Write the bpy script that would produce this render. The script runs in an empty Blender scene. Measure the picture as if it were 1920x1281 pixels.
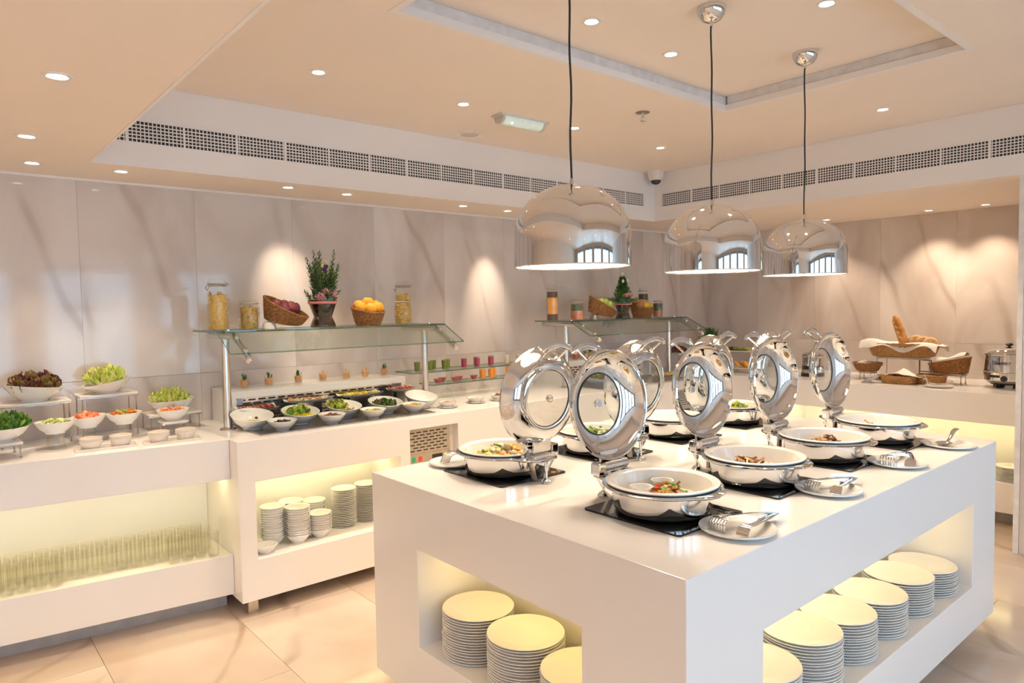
import bpy, math, random
from mathutils import Vector, Matrix
PI = math.pi
SC = bpy.context.scene
COL = SC.collection
rnd = random.Random(7)

# ------------------------------------------------------------------ camera
yaw, pitch, roll = math.radians(49.553), math.radians(-2.913), math.radians(-0.956)
fw = Vector((math.cos(yaw)*math.cos(pitch), math.sin(yaw)*math.cos(pitch), math.sin(pitch)))
rt = Vector((math.sin(yaw), -math.cos(yaw), 0)); up = rt.cross(fw)
r2 = rt*math.cos(roll) + up*math.sin(roll); u2 = -rt*math.sin(roll) + up*math.cos(roll)
cd = bpy.data.cameras.new('camera'); cam = bpy.data.objects.new('camera', cd); COL.objects.link(cam)
M = Matrix.Identity(4)
for i in range(3):
    M[i][0], M[i][1], M[i][2] = r2[i], u2[i], -fw[i]
M[0][3], M[1][3], M[2][3] = 0, 0, 1.5507
cam.matrix_world = M
cd.sensor_width = 36; cd.lens = 1299.6/1920*36; cd.clip_start = 0.02
SC.camera = cam

# ------------------------------------------------------------------ world, view, light levels
W = bpy.data.worlds.new('world'); SC.world = W; W.use_nodes = True
bg = W.node_tree.nodes['Background']; bg.inputs[0].default_value = (0.45, 0.71, 1.0, 1); bg.inputs[1].default_value = 3.9
SC.view_settings.view_transform = 'Standard'; SC.view_settings.look = 'None'
SC.view_settings.gamma = 1; SC.view_settings.use_curve_mapping = False
SC.view_settings.exposure = 0.62
SC.cycles.max_bounces = 10; SC.cycles.diffuse_bounces = 5; SC.cycles.glossy_bounces = 5
SC.cycles.transmission_bounces = 6; SC.cycles.transparent_max_bounces = 24
SC.cycles.caustics_reflective = False; SC.cycles.caustics_refractive = False
SC.cycles.sample_clamp_indirect = 6; SC.cycles.use_denoising = True
SPOT_W, WASH_W, BULB_W, LED_E = 45.0, 27.0, 7.5, 8.5
WARM = (1.0, 0.80, 0.58)
LEDC = (1.0, 0.70, 0.21)

# window openings of the wall behind the camera (x0, x1); portals guide the daylight through them
WIN = [(-1.7, -0.5), (-0.2, 1.0), (1.3, 2.5), (2.8, 4.0), (4.3, 5.5)]
WZ0, WZ1, WALLY = 0.25, 2.2, -3.0
for a, b in WIN:
    ld = bpy.data.lights.new('daylight_portal', 'AREA'); ld.shape = 'RECTANGLE'; ld.size = b-a; ld.size_y = WZ1-WZ0
    ld.cycles.is_portal = True
    lo = bpy.data.objects.new('daylight_portal', ld); COL.objects.link(lo)
    lo.location = ((a+b)/2, WALLY-0.10, (WZ0+WZ1)/2); lo.rotation_euler = (PI/2, 0, 0)

# ------------------------------------------------------------------ mesh builder
class MB:
    def __init__(s): s.v = []; s.f = []; s.sm = []; s.mi = []
    def add(s, vs, fs, smooth=False, mi=0):
        o = len(s.v); s.v += [tuple(p) for p in vs]
        for q in fs: s.f.append(tuple(o+i for i in q)); s.sm.append(smooth); s.mi.append(mi)
        return s
    def box(s, x0, y0, z0, x1, y1, z1, mi=0):
        return s.add([(x0,y0,z0),(x1,y0,z0),(x1,y1,z0),(x0,y1,z0),(x0,y0,z1),(x1,y0,z1),(x1,y1,z1),(x0,y1,z1)],
              [(0,3,2,1),(4,5,6,7),(0,1,5,4),(1,2,6,5),(2,3,7,6),(3,0,4,7)], False, mi)
    def rbox(s, c, size, rot=None, mi=0, ch=0.0):
        a, b, h = [q/2 for q in size]; R = rot or Matrix.Identity(3)
        vs = [Vector(c) + R @ Vector(p) for p in ((-a,-b,-h),(a,-b,-h),(a,b,-h),(-a,b,-h),(-a,-b,h),(a,-b,h),(a,b,h),(-a,b,h))]
        return s.add(vs, [(0,3,2,1),(4,5,6,7),(0,1,5,4),(1,2,6,5),(2,3,7,6),(3,0,4,7)], False, mi)
    def lathe(s, prof, n=32, T=None, mi=0, smooth=True, closed=False):
        T = T or Matrix.Identity(4); vs = []; idx = []
        for r, z in prof:
            if abs(r) < 1e-6: idx.append([len(vs)]*n); vs.append(T @ Vector((0,0,z)))
            else:
                idx.append(list(range(len(vs), len(vs)+n)))
                vs += [T @ Vector((r*math.cos(2*PI*k/n), r*math.sin(2*PI*k/n), z)) for k in range(n)]
        fs = []
        pairs = list(zip(idx, idx[1:])) + ([(idx[-1], idx[0])] if closed else [])
        for A, B in pairs:
            for k in range(n):
                k2 = (k+1) % n
                q = []
                for i in (A[k], A[k2], B[k2], B[k]):
                    if i not in q: q.append(i)
                if len(q) > 2: fs.append(tuple(q))
        return s.add(vs, fs, smooth, mi)
    def cyl(s, p0, p1, r0, r1=None, n=16, mi=0, caps=True, smooth=True):
        return s.tube([p0, p1], [r0, r0 if r1 is None else r1], n, mi, caps, smooth)
    def tube(s, pts, r, n=8, mi=0, caps=True, smooth=True, closed=False, flat=1.0):
        pts = [Vector(p) for p in pts]; m = len(pts)
        rs = r if isinstance(r, (list, tuple)) else [r]*m
        vs = []; prev = None
        for i, p in enumerate(pts):
            if closed: t = (pts[(i+1) % m] - pts[i-1])
            else: t = pts[min(i+1, m-1)] - pts[max(i-1, 0)]
            t.normalize()
            if prev is None:
                a = Vector((0,0,1)) if abs(t.z) < .9 else Vector((1,0,0))
                nrm = (a - t*a.dot(t)).normalized()
            else:
                nrm = (prev - t*prev.dot(t))
                nrm = nrm.normalized() if nrm.length > 1e-6 else prev
            prev = nrm; b = t.cross(nrm)
            for k in range(n):
                an = 2*PI*k/n
                vs.append(p + nrm*(math.cos(an)*rs[i]*flat) + b*(math.sin(an)*rs[i]))
        fs = []
        for i in range(m if closed else m-1):
            j = (i+1) % m
            for k in range(n):
                fs.append((i*n+k, i*n+(k+1) % n, j*n+(k+1) % n, j*n+k))
        if caps and not closed:
            fs.append(tuple(range(n-1, -1, -1))); fs.append(tuple((m-1)*n+k for k in range(n)))
        return s.add(vs, fs, smooth, mi)
    def ball(s, c, r, nu=14, nv=9, mi=0, R=None):
        r = (r, r, r) if not isinstance(r, (list, tuple)) else r
        T = Matrix.Translation(Vector(c)) @ (R.to_4x4() if R else Matrix.Identity(4)) @ Matrix.Diagonal((r[0], r[1], r[2], 1))
        return s.lathe([(math.sin(PI*k/nv), -math.cos(PI*k/nv)) for k in range(nv+1)], nu, T, mi)
    def prism(s, poly, z0, z1, mi=0):
        n = len(poly)
        vs = [(x, y, z0) for x, y in poly] + [(x, y, z1) for x, y in poly]
        fs = [tuple(range(n-1, -1, -1)), tuple(range(n, 2*n))] + [(k, (k+1) % n, n+(k+1) % n, n+k) for k in range(n)]
        return s.add(vs, fs, False, mi)
    def grid(s, fn, nu, nv, smooth=True, mi=0, wrap=False):
        vs = []; m = nu if wrap else nu+1
        for j in range(nv+1):
            for i in range(m): vs.append(fn(i/nu, j/nv))
        fs = []
        for j in range(nv):
            for i in range(nu):
                i2 = (i+1) % m
                fs.append((j*m+i, j*m+i2, (j+1)*m+i2, (j+1)*m+i))
        return s.add(vs, fs, smooth, mi)
    def voxel(s, xs, ys, zs, solid, mi=0):
        nx, ny, nz = len(xs)-1, len(ys)-1, len(zs)-1; vid = {}
        def occ(i, j, k):
            if not (0 <= i < nx and 0 <= j < ny and 0 <= k < nz): return False
            return solid((xs[i]+xs[i+1])/2, (ys[j]+ys[j+1])/2, (zs[k]+zs[k+1])/2)
        vs = []; fs = []
        def V(i, j, k):
            if (i,j,k) not in vid: vid[(i,j,k)] = len(vs); vs.append((xs[i], ys[j], zs[k]))
            return vid[(i,j,k)]
        for i in range(nx):
            for j in range(ny):
                for k in range(nz):
                    if not occ(i,j,k): continue
                    if not occ(i-1,j,k): fs.append((V(i,j,k),V(i,j,k+1),V(i,j+1,k+1),V(i,j+1,k)))
                    if not occ(i+1,j,k): fs.append((V(i+1,j,k),V(i+1,j+1,k),V(i+1,j+1,k+1),V(i+1,j,k+1)))
                    if not occ(i,j-1,k): fs.append((V(i,j,k),V(i+1,j,k),V(i+1,j,k+1),V(i,j,k+1)))
                    if not occ(i,j+1,k): fs.append((V(i,j+1,k),V(i,j+1,k+1),V(i+1,j+1,k+1),V(i+1,j+1,k)))
                    if not occ(i,j,k-1): fs.append((V(i,j,k),V(i,j+1,k),V(i+1,j+1,k),V(i+1,j,k)))
                    if not occ(i,j,k+1): fs.append((V(i,j,k+1),V(i+1,j,k+1),V(i+1,j+1,k+1),V(i,j+1,k+1)))
        return s.add(vs, fs, False, mi)
    def xf(s, T):
        s.v = [tuple(T @ Vector(p)) for p in s.v]; return s
    def mesh(s, name, mats):
        me = bpy.data.meshes.new(name); me.from_pydata(s.v, [], s.f)
        for m in (mats if isinstance(mats, (list, tuple)) else [mats]): me.materials.append(m)
        me.polygons.foreach_set('use_smooth', s.sm); me.polygons.foreach_set('material_index', s.mi)
        if any(s.sm): me.set_sharp_from_angle(angle=math.radians(38))
        me.update(); return me

def obj(name, mb, mats, parent=None, loc=(0,0,0), rot=None, bevel=0):
    me = mb if isinstance(mb, bpy.types.Mesh) else mb.mesh(name, mats)
    o = bpy.data.objects.new(name, me); COL.objects.link(o); o.location = loc
    if rot is not None: o.rotation_euler = rot
    if parent is not None: o.parent = parent
    if bevel:
        b = o.modifiers.new('bevel', 'BEVEL'); b.width = bevel; b.segments = 2; b.limit_method = 'ANGLE'; b.angle_limit = math.radians(40)
    return o
def tag(o, label=None, cat=None, group=None, kind=None):
    if label: o['label'] = label
    if cat: o['category'] = cat
    if group: o['group'] = group
    if kind: o['kind'] = kind
    return o
def thing(name, label, cat, loc=(0,0,0), rz=0.0, group=None):
    o = bpy.data.objects.new(name, None); COL.objects.link(o); o.empty_display_size = .05
    o.location = loc; o.rotation_euler = (0, 0, rz)
    return tag(o, label, cat, group)
def solo(name, label, cat, mb, mats, loc=(0,0,0), rz=0.0, group=None, kind=None):
    return tag(obj(name, mb, mats, None, loc, (0,0,rz)), label, cat, group, kind)
KIDS = {}
def dup(root, loc, rz, label, group=None):
    def cp(o, par):
        c = o.copy(); COL.objects.link(c)
        if par is not None: c.parent = par
        for ch in list(o.children): cp(ch, c)
        return c
    r = cp(root, None); r.location = loc; r.rotation_euler = (0, 0, rz); r['label'] = label
    if group: r['group'] = group
    return r
def struct(name, mb, mats, bevel=0): return tag(obj(name, mb, mats, bevel=bevel), kind='structure')
def lamp(kind, name, loc, power, color, parent=None, **kw):
    ld = bpy.data.lights.new(name, kind); ld.energy = power; ld.color = color
    for k, v in kw.items(): setattr(ld, k, v)
    lo = bpy.data.objects.new(name, ld); COL.objects.link(lo); lo.location = loc
    if parent: lo.parent = parent
    return lo
def rotm(axis, deg): return Matrix.Rotation(math.radians(deg), 3, axis)
ORD = ['topmost', 'second from the top', 'third from the top', 'fourth from the top', 'fifth from the top', 'sixth from the top', 'seventh from the top',
       'eighth from the top', 'ninth from the top', 'tenth from the top', 'eleventh from the top', 'twelfth from the top', 'thirteenth from the top',
       'fourteenth from the top', 'fifteenth from the top', 'sixteenth from the top', 'seventeenth from the top', 'eighteenth from the top',
       'nineteenth from the top', 'twentieth from the top', 'twenty-first from the top', 'twenty-second from the top', 'twenty-third from the top', 'twenty-fourth from the top']
NTH = ['first', 'second', 'third', 'fourth', 'fifth', 'sixth', 'seventh', 'eighth', 'ninth', 'tenth', 'eleventh', 'twelfth', 'thirteenth', 'fourteenth',
       'fifteenth', 'sixteenth', 'seventeenth', 'eighteenth', 'nineteenth', 'twentieth', 'twenty-first', 'twenty-second', 'twenty-third', 'twenty-fourth']

# ------------------------------------------------------------------ materials
def newmat(name):
    m = bpy.data.materials.new(name); m.use_nodes = True
    return m, m.node_tree, m.node_tree.nodes, m.node_tree.links
def pm(name, color, rough=.5, metal=0.0, var=.06, scale=18, bump=0.0, bscale=60, coat=0.0, sub=0.0, c2=None, emit=None, es=0, spec=.5, contrast=(.35,.65)):
    m, t, N, L = newmat(name); p = N['Principled BSDF']
    p.inputs['Roughness'].default_value = rough; p.inputs['Metallic'].default_value = metal
    p.inputs['Coat Weight'].default_value = coat; p.inputs['Specular IOR Level'].default_value = spec
    tc = N.new('ShaderNodeTexCoord'); no = N.new('ShaderNodeTexNoise'); no.inputs['Scale'].default_value = scale; no.inputs['Detail'].default_value = 3
    L.new(tc.outputs['Object'], no.inputs['Vector'])
    cr = N.new('ShaderNodeValToRGB'); L.new(no.outputs['Fac'], cr.inputs[0])
    cr.color_ramp.elements[0].position, cr.color_ramp.elements[1].position = contrast
    c2 = c2 or tuple(max(0, min(1, q*(1-var*2))) for q in color)
    cr.color_ramp.elements[0].color = (*c2, 1); cr.color_ramp.elements[1].color = (*color, 1)
    L.new(cr.outputs[0], p.inputs['Base Color'])
    if sub:
        p.inputs['Subsurface Weight'].default_value = sub; p.inputs['Subsurface Radius'].default_value = (.01, .006, .004); p.inputs['Subsurface Scale'].default_value = .5
    if bump:
        nb = N.new('ShaderNodeTexNoise'); nb.inputs['Scale'].default_value = bscale; L.new(tc.outputs['Object'], nb.inputs['Vector'])
        b = N.new('ShaderNodeBump'); b.inputs['Strength'].default_value = bump; b.inputs['Distance'].default_value = .004
        L.new(nb.outputs['Fac'], b.inputs['Height']); L.new(b.outputs[0], p.inputs['Normal'])
    if emit:
        p.inputs['Emission Color'].default_value = (*emit, 1); p.inputs['Emission Strength'].default_value = es
    return m
def glassm(name, tint=(.97,.99,.98), refl=.55, base=.035, power=4.0, rough=.02):
    m, t, N, L = newmat(name); N.remove(N['Principled BSDF']); out = N['Material Output']
    tr = N.new('ShaderNodeBsdfTransparent'); gl = N.new('ShaderNodeBsdfGlossy'); gl.inputs['Roughness'].default_value = rough
    lw = N.new('ShaderNodeLayerWeight'); lw.inputs['Blend'].default_value = .5
    pw = N.new('ShaderNodeMath'); pw.operation = 'POWER'; pw.inputs[1].default_value = power; L.new(lw.outputs['Facing'], pw.inputs[0])
    ma = N.new('ShaderNodeMath'); ma.operation = 'MULTIPLY_ADD'; ma.inputs[1].default_value = refl; ma.inputs[2].default_value = base; L.new(pw.outputs[0], ma.inputs[0])
    no = N.new('ShaderNodeTexNoise'); no.inputs['Scale'].default_value = 6
    cr = N.new('ShaderNodeValToRGB'); cr.color_ramp.elements[0].color = (*[q*.985 for q in tint], 1); cr.color_ramp.elements[1].color = (*tint, 1)
    L.new(no.outputs['Fac'], cr.inputs[0]); L.new(cr.outputs[0], tr.inputs[0])
    mx = N.new('ShaderNodeMixShader'); L.new(ma.outputs[0], mx.inputs[0]); L.new(tr.outputs[0], mx.inputs[1]); L.new(gl.outputs[0], mx.inputs[2])
    L.new(mx.outputs[0], out.inputs[0]); return m
def emitm(name, color, strength):
    m, t, N, L = newmat(name); p = N['Principled BSDF']; p.inputs['Base Color'].default_value = (.9,.9,.9,1)
    p.inputs['Emission Color'].default_value = (*color, 1); p.inputs['Emission Strength'].default_value = strength; return m
def marble(name, base, cloud, vein, light, rough, scale, veinw=.035, vs=.9):
    m, t, N, L = newmat(name); p = N['Principled BSDF']; p.inputs['Roughness'].default_value = rough
    tc = N.new('ShaderNodeTexCoord'); oi = N.new('ShaderNodeObjectInfo')
    mul = N.new('ShaderNodeVectorMath'); mul.operation = 'SCALE'; mul.inputs[0].default_value = (31.0, 17.0, 23.0); L.new(oi.outputs['Random'], mul.inputs['Scale'])
    add = N.new('ShaderNodeVectorMath'); add.operation = 'ADD'; L.new(tc.outputs['Object'], add.inputs[0]); L.new(mul.outputs[0], add.inputs[1])
    def noise(sc, det, dist, src=add):
        n = N.new('ShaderNodeTexNoise'); n.inputs['Scale'].default_value = sc; n.inputs['Detail'].default_value = det; n.inputs['Distortion'].default_value = dist
        L.new(src.outputs[0], n.inputs['Vector']); return n
    def ramp(src, stops):
        r = N.new('ShaderNodeValToRGB'); e = r.color_ramp.elements
        e[0].position, e[0].color = stops[0][0], (*stops[0][1], 1); e[1].position, e[1].color = stops[-1][0], (*stops[-1][1], 1)
        for pos, c in stops[1:-1]:
            q = e.new(pos); q.color = (*c, 1)
        L.new(src, r.inputs[0]); return r
    mp = N.new('ShaderNodeMapping'); mp.inputs['Rotation'].default_value = (0, math.radians(38), math.radians(25)); mp.inputs['Scale'].default_value = (1.0, 1.0, .45)
    L.new(add.outputs[0], mp.inputs[0])
    n1 = noise(scale, 4, .9, mp); c1 = ramp(n1.outputs['Fac'], [(.34, cloud), (.5, base), (.68, light)])
    wv = N.new('ShaderNodeTexWave'); wv.inputs['Scale'].default_value = vs; wv.inputs['Distortion'].default_value = 7; wv.inputs['Detail'].default_value = 3; wv.inputs['Detail Scale'].default_value = .9
    L.new(mp.outputs[0], wv.inputs['Vector'])
    v = ramp(wv.outputs['Fac'], [(0.0, (1,1,1)), (veinw, (.25,.25,.25)), (veinw*3.5, (0,0,0))])
    n2 = noise(1.7, 2, 0); mk = ramp(n2.outputs['Fac'], [(.42, (0,0,0)), (.62, (1,1,1))])
    mm = N.new('ShaderNodeMath'); mm.operation = 'MULTIPLY'; L.new(v.outputs[0], mm.inputs[0]); L.new(mk.outputs[0], mm.inputs[1])
    m2 = N.new('ShaderNodeMath'); m2.operation = 'MULTIPLY'; m2.inputs[1].default_value = .62; L.new(mm.outputs[0], m2.inputs[0])
    mix = N.new('ShaderNodeMix'); mix.data_type = 'RGBA'; L.new(m2.outputs[0], mix.inputs[0]); L.new(c1.outputs[0], mix.inputs[6]); mix.inputs[7].default_value = (*vein, 1)
    L.new(mix.outputs[2], p.inputs['Base Color']); return m

WALLM = marble('wall_marble', (.68,.61,.57), (.57,.49,.445), (.44,.34,.29), (.77,.71,.68), .07, 1.5)
FLOORM = marble('floor_marble', (.60,.49,.405), (.54,.425,.335), (.32,.24,.18), (.65,.555,.475), .13, 1.3, .03, .8)
CEILBOUNCE = pm('ceiling_warm_bounce', (.88,.77,.675), .7, var=.01, scale=2)  # peach of the warm bounced light is put into the ceiling colour
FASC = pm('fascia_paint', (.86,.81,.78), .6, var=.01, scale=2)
WALLP = pm('plain_wall_paint', (.50,.40,.32), .7, var=.02, scale=2)
CORIAN = pm('white_solid_surface', (.87,.84,.82), .16, var=.006, scale=3)
DARKM = pm('dark_recess', (.035,.03,.028), .7)
CHROME = pm('polished_chrome', (.74,.735,.73), .035, 1, var=.01, scale=8)
STEEL = pm('brushed_steel', (.66,.62,.58), .26, 1, var=.05, scale=40)
STEELL = pm('satin_steel', (.74,.70,.66), .2, 1, var=.03, scale=30)
WIRE = pm('steel_wire', (.5,.47,.45), .25, 1)
PORC = pm('white_porcelain', (.86,.84,.81), .12, var=.01, scale=6, coat=.3)
CLOTH = pm('white_napkin', (.85,.82,.78), .9, var=.03, bump=.5, bscale=90)
BLACKG = pm('black_glass', (.012,.011,.012), .03, var=.1)
BLACKP = pm('black_plastic', (.03,.028,.026), .35)
CORD = pm('black_cord', (.02,.018,.016), .6)
GREYM = pm('grey_metal', (.40,.37,.35), .35, .8)
GLASS = glassm('clear_glass')
PANEG = glassm('shelf_glass', (.93,.975,.95), .6, .05)
EDGEG = glassm('glass_edge_green', (.20,.42,.33), .4, .15)
LIDG = glassm('lid_glass', (.97,.985,.975), .5, .03, 3.0)
TUMB = glassm('tumbler_glass', (.992,.99,.97), .38, .03, 2.8)
DGLASS = glassm('smoky_vase_glass', (.34,.27,.24), .6, .12, 2.5)
LENSM = emitm('lamp_lens', (1.0,.93,.80), 9.0)
BULBM = emitm('lamp_bulb', (1.0,.88,.66), 14.0)
LEDM = emitm('led_strip_light', LEDC, LED_E); LEDW = emitm('led_strip_pale', (1.0, .85, .40), LED_E*1.5)
SHADEIN = pm('white_enamel', (.93,.90,.82), .35, var=.01)
WICKER = pm('brown_wicker', (.40,.17,.05), .55, var=.2, scale=60, bump=.3, bscale=160)
WICKERL = pm('honey_wicker', (.56,.29,.10), .5, var=.18, scale=70, bump=.3, bscale=160)
WICKERD = pm('dark_wicker', (.28,.11,.035), .5, var=.2, scale=60)
GREENM = pm('green_leaf', (.16,.33,.05), .5, c2=(.06,.16,.02), scale=25)
LETT = pm('pale_lettuce', (.70,.80,.16), .45, c2=(.40,.58,.06), scale=22)
LETT2 = pm('cream_lettuce', (.86,.84,.36), .45, c2=(.70,.72,.15), scale=22)
LOLLO = pm('red_lettuce', (.22,.06,.05), .5, c2=(.40,.34,.08), scale=16)
LOLLO2 = pm('red_lettuce_dark', (.12,.025,.035), .5, c2=(.24,.08,.06), scale=20)
ROCKET = pm('rocket_green', (.30,.50,.07), .5, c2=(.13,.30,.03), scale=25)

# ------------------------------------------------------------------ room shell
YW, XR, ZS, ZM, ZU = 4.335, 6.48, 2.27, 2.675, 2.755
TX0, TX1, TY0, TY1 = 0.64, 4.918, -0.6, 3.828
UX0, UX1, UY0, UY1 = 1.40, 3.67, 1.055, 2.335
XL = -2.3
# floor: a screed with separate marble tiles on it
fl = struct('floor', MB().box(XL, WALLY, -.08, XR, YW, -.012), pm('floor_grout', (.55,.46,.38), .8))
tile_me = MB().box(-.2990, -.5990, -.012, .2990, .5990, 0).mesh('tile', FLOORM)
for i in range(-5, 11):
    for j in range(-3, 4):
        cx = .55 + .6*i + .3; cy = 1.35 + 1.2*j + (.6 if i % 2 else 0) - .3
        if cx-.3 < XL-.01 or cx+.3 > XR+.2 or cy-.6 < WALLY-.6 or cy+.6 > YW+.7: continue
        if cy < -1.2: continue
        o = obj('tile', tile_me, None, fl, (cx, cy, 0))
# walls
wl = struct('wall_left', MB().box(XL, YW+.012, 0, XR+.15, YW+.15, 2.9), pm('wall_backing', (.62,.56,.52), .8))
wr = struct('wall_right', MB().box(XR+.012, WALLY, 0, XR+.15, YW, 2.9), pm('wall_backing_b', (.62,.56,.52), .8))
def tiles(parent, along_x):
    xs = [.664 + .592*k for k in range(-6, 12)] if along_x else [YW - .591*k for k in range(0, 6)]
    for a in range(len(xs)-1):
        lo, hi = sorted((xs[a], xs[a+1]))
        if along_x: lo, hi = max(lo, XL), min(hi, XR)
        for z0, z1 in ((0, 1.185), (1.185, 2.30)):
            w = hi-lo-.0009
            if w < .05: continue
            mb = MB().box(-w/2, 0, -(z1-z0)/2+.0008, w/2, .012, (z1-z0)/2-.0008)
            c = (lo+hi)/2
            if along_x: obj('tile', mb, WALLM, parent, (c, YW, (z0+z1)/2))
            else: obj('tile', mb, WALLM, parent, (XR, c, (z0+z1)/2), (0, 0, -PI/2))
tiles(wl, True); tiles(wr, False)
# end wall (marble clad) closing the bread counter
we = struct('wall_end', MB().box(5.012, WALLY, 0, XR, 1.195, ZS), pm('end_wall_paint', (.84,.80,.77), .5))
for k in range(5):
    y1 = 1.165 - .6*k
    obj('tile', MB().box(-.012, -.2992, -1.134, 0, .2992, 1.134), WALLM, we, (5.012, y1-.3, 1.135))
obj('corner_trim', MB().box(-.014, 0, 0, .006, .03, ZS), pm('white_trim', (.84,.8,.76), .4), we, (5.012, 1.166, 0))
struct('wall_camera_side', MB().box(XL-.15, WALLY, 0, XL, YW+.15, 2.9), pm('cream_wall_paint', (.82,.72,.62), .6, var=.02, scale=2))
bw = MB(); xs = sorted([XL-.15, XR+.15] + [q for w in WIN for q in w])
bw.voxel(xs, [WALLY-.15, WALLY], [0, WZ0, WZ1, 2.9], lambda x, y, z: not (WZ0 < z < WZ1 and any(a < x < b for a, b in WIN)))
struct('wall_back', bw, WALLP)
FRAME = pm('window_frame_paint', (.16,.14,.13), .4)
for i, (a, b) in enumerate(WIN):
    f = MB(); y0, y1 = WALLY-.10, WALLY-.05
    f.box(a, y0, WZ0, a+.05, y1, WZ1).box(b-.05, y0, WZ0, b, y1, WZ1).box(a+.05, y0, WZ0, b-.05, y1, WZ0+.05).box(a+.05, y0, WZ1-.05, b-.05, y1, WZ1)
    w = struct('window_%d' % (i+1), f, FRAME)
    obj('mullion', MB().box((a+b)/2-.025, y0, WZ0+.05, (a+b)/2+.025, y1, WZ1-.05), FRAME, w)
    obj('transom', MB().box(a+.05, y0+.002, 1.62, b-.05, y1-.002, 1.66), FRAME, w)
    obj('glass_pane', MB().box(a+.05, WALLY-.078, WZ0+.05, b-.05, WALLY-.072, WZ1-.05), GLASS, w)
# ceiling: perimeter soffit, main tray, raised inner tray
cm = MB().voxel([XL-.15, TX0, UX0, UX1, TX1, XR+.15], [WALLY-.15, TY0, UY0, UY1, TY1, YW+.15], [ZS, ZM, ZU, 2.95],
    lambda x, y, z: not (TX0 < x < TX1 and TY0 < y < TY1 and z < ZM) and not (UX0 < x < UX1 and UY0 < y < UY1 and z < ZU))
struct('ceiling', cm, CEILBOUNCE)
ft = .012
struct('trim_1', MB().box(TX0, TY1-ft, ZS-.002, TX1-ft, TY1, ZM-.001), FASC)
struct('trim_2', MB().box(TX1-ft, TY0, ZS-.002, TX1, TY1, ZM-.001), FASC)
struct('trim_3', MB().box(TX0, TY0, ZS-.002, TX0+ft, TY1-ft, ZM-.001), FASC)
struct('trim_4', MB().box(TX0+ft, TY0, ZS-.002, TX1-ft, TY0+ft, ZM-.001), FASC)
def steptrim(n, x0, y0, x1, y1, dx, dy):
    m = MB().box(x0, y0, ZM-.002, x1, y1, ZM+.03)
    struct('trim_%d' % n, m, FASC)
    sx, sy = (dx*.6, dy*.6)
    struct('trim_%d' % (n+4), MB().box(x0+sx, y0+sy, ZM+.034, x1+sx, y1+sy, ZU-.001), pm('inner_trim_paint', (.80,.76,.74), .6))
steptrim(5, UX0, UY1-.03, UX1, UY1, 0, .018); steptrim(6, UX1-.03, UY0, UX1, UY1-.03, .018, 0)
steptrim(7, UX0, UY0, UX0+.03, UY1-.03, -.018, 0); steptrim(8, UX0+.03, UY0, UX1-.03, UY0+.03, 0, -.018)
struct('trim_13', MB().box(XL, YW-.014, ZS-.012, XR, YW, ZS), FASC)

# ------------------------------------------------------------------ ceiling fittings
RINGM = pm('downlight_ring', (.85,.80,.74), .3)
def downlight(x, y, z, label, group, power=SPOT_W, aim=None, lit=True, size=95, blend=.7):
    t = thing('downlight', label, 'ceiling light', (x, y, z), 0, group)
    obj('trim_ring', MB().lathe([(.028,.0005),(.030,-.004),(.040,-.0035),(.042,-.001),(.042,.0)], 24), RINGM, t)
    obj('lens', MB().lathe([(0,-.001),(.020,-.001),(.028,.0005)], 20), LENSM if lit else RINGM, t)
    if lit:
        l = lamp('SPOT', 'spot_lamp', (0,0,-.012), power, WARM, t, spot_size=math.radians(size), spot_blend=blend, shadow_soft_size=.03)
        if aim is not None:
            d = Vector(aim) - Vector((x, y, z-.012)); l.rotation_euler = d.to_track_quat('-Z', 'Y').to_euler()
    return t
BORD_W = SPOT_W*.55
G1 = 'recessed lights in the low ceiling border'
downlight(.349, 2.509, ZS, 'largest-looking recessed light, in the low ceiling above the camera side of the salad counter', G1, BORD_W*.4)
downlight(.361, 3.422, ZS, 'middle recessed light of the three over the tall salad stands', G1, BORD_W*.6)
downlight(.438, 4.006, ZS, 'recessed light closest to the marble, of three over the red lettuce', G1, BORD_W*.7, size=62)
downlight(.812, 3.994, ZS, 'recessed light in the ceiling border above the green lettuce stand', G1, BORD_W*.7, size=62)
downlight(1.676, 3.966, ZS, 'tilted recessed spot throwing a bright pool behind the flower vase', G1, WASH_W, (1.82, 4.335, 1.66), True, 46, 1.0)
downlight(2.069, 4.0, ZS, 'recessed light in the ceiling border above the orange basket', G1, BORD_W*.6, size=62)
downlight(2.973, 4.0, ZS, 'recessed light in the ceiling border above the green juices', G1, BORD_W*.6, size=62)
downlight(3.405, 4.02, ZS, 'recessed spot making the bright streak on marble above the juices', G1, WASH_W, (3.43, 4.335, 1.62), True, 42, 1.0)
downlight(6.145, 2.886, ZS, 'first recessed light over the bread counter, by the third pendant', G1, BORD_W*.85, size=100)
downlight(6.25, 2.105, ZS, 'recessed light above the long bread basket', G1, BORD_W*.85, size=100)
downlight(6.25, 1.711, ZS, 'recessed light by the end wall, above the soup kettle', G1, BORD_W*.85, size=100)
G2 = 'recessed lights in the main ceiling'
for (x, y, lb) in ((1.489, 3.128, 'first recessed light of the main ceiling row, beyond the low border edge'),
                   (2.345, 3.131, 'second recessed light of the main ceiling row, before the emergency light'),
                   (3.215, 3.126, 'recessed light in the main ceiling beside the first pendant cord'),
                   (4.116, 3.144, 'recessed light in the main ceiling closest to the dome camera'),
                   (4.376, 1.726, 'recessed light in the main ceiling beyond the third pendant cord')):
    downlight(x, y, ZM, lb, G2)
G3 = 'recessed lights in the raised ceiling panel'
for (x, y, lb) in ((2.228, 2.058, 'recessed light of the raised panel, beside the first pendant cord'),
                   (2.815, 2.084, 'recessed light of the raised panel, by the panel corner'),
                   (2.849, 1.344, 'recessed light at the top edge, between two chrome ceiling cups')):
    downlight(x, y, ZU, lb, G3)

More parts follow.
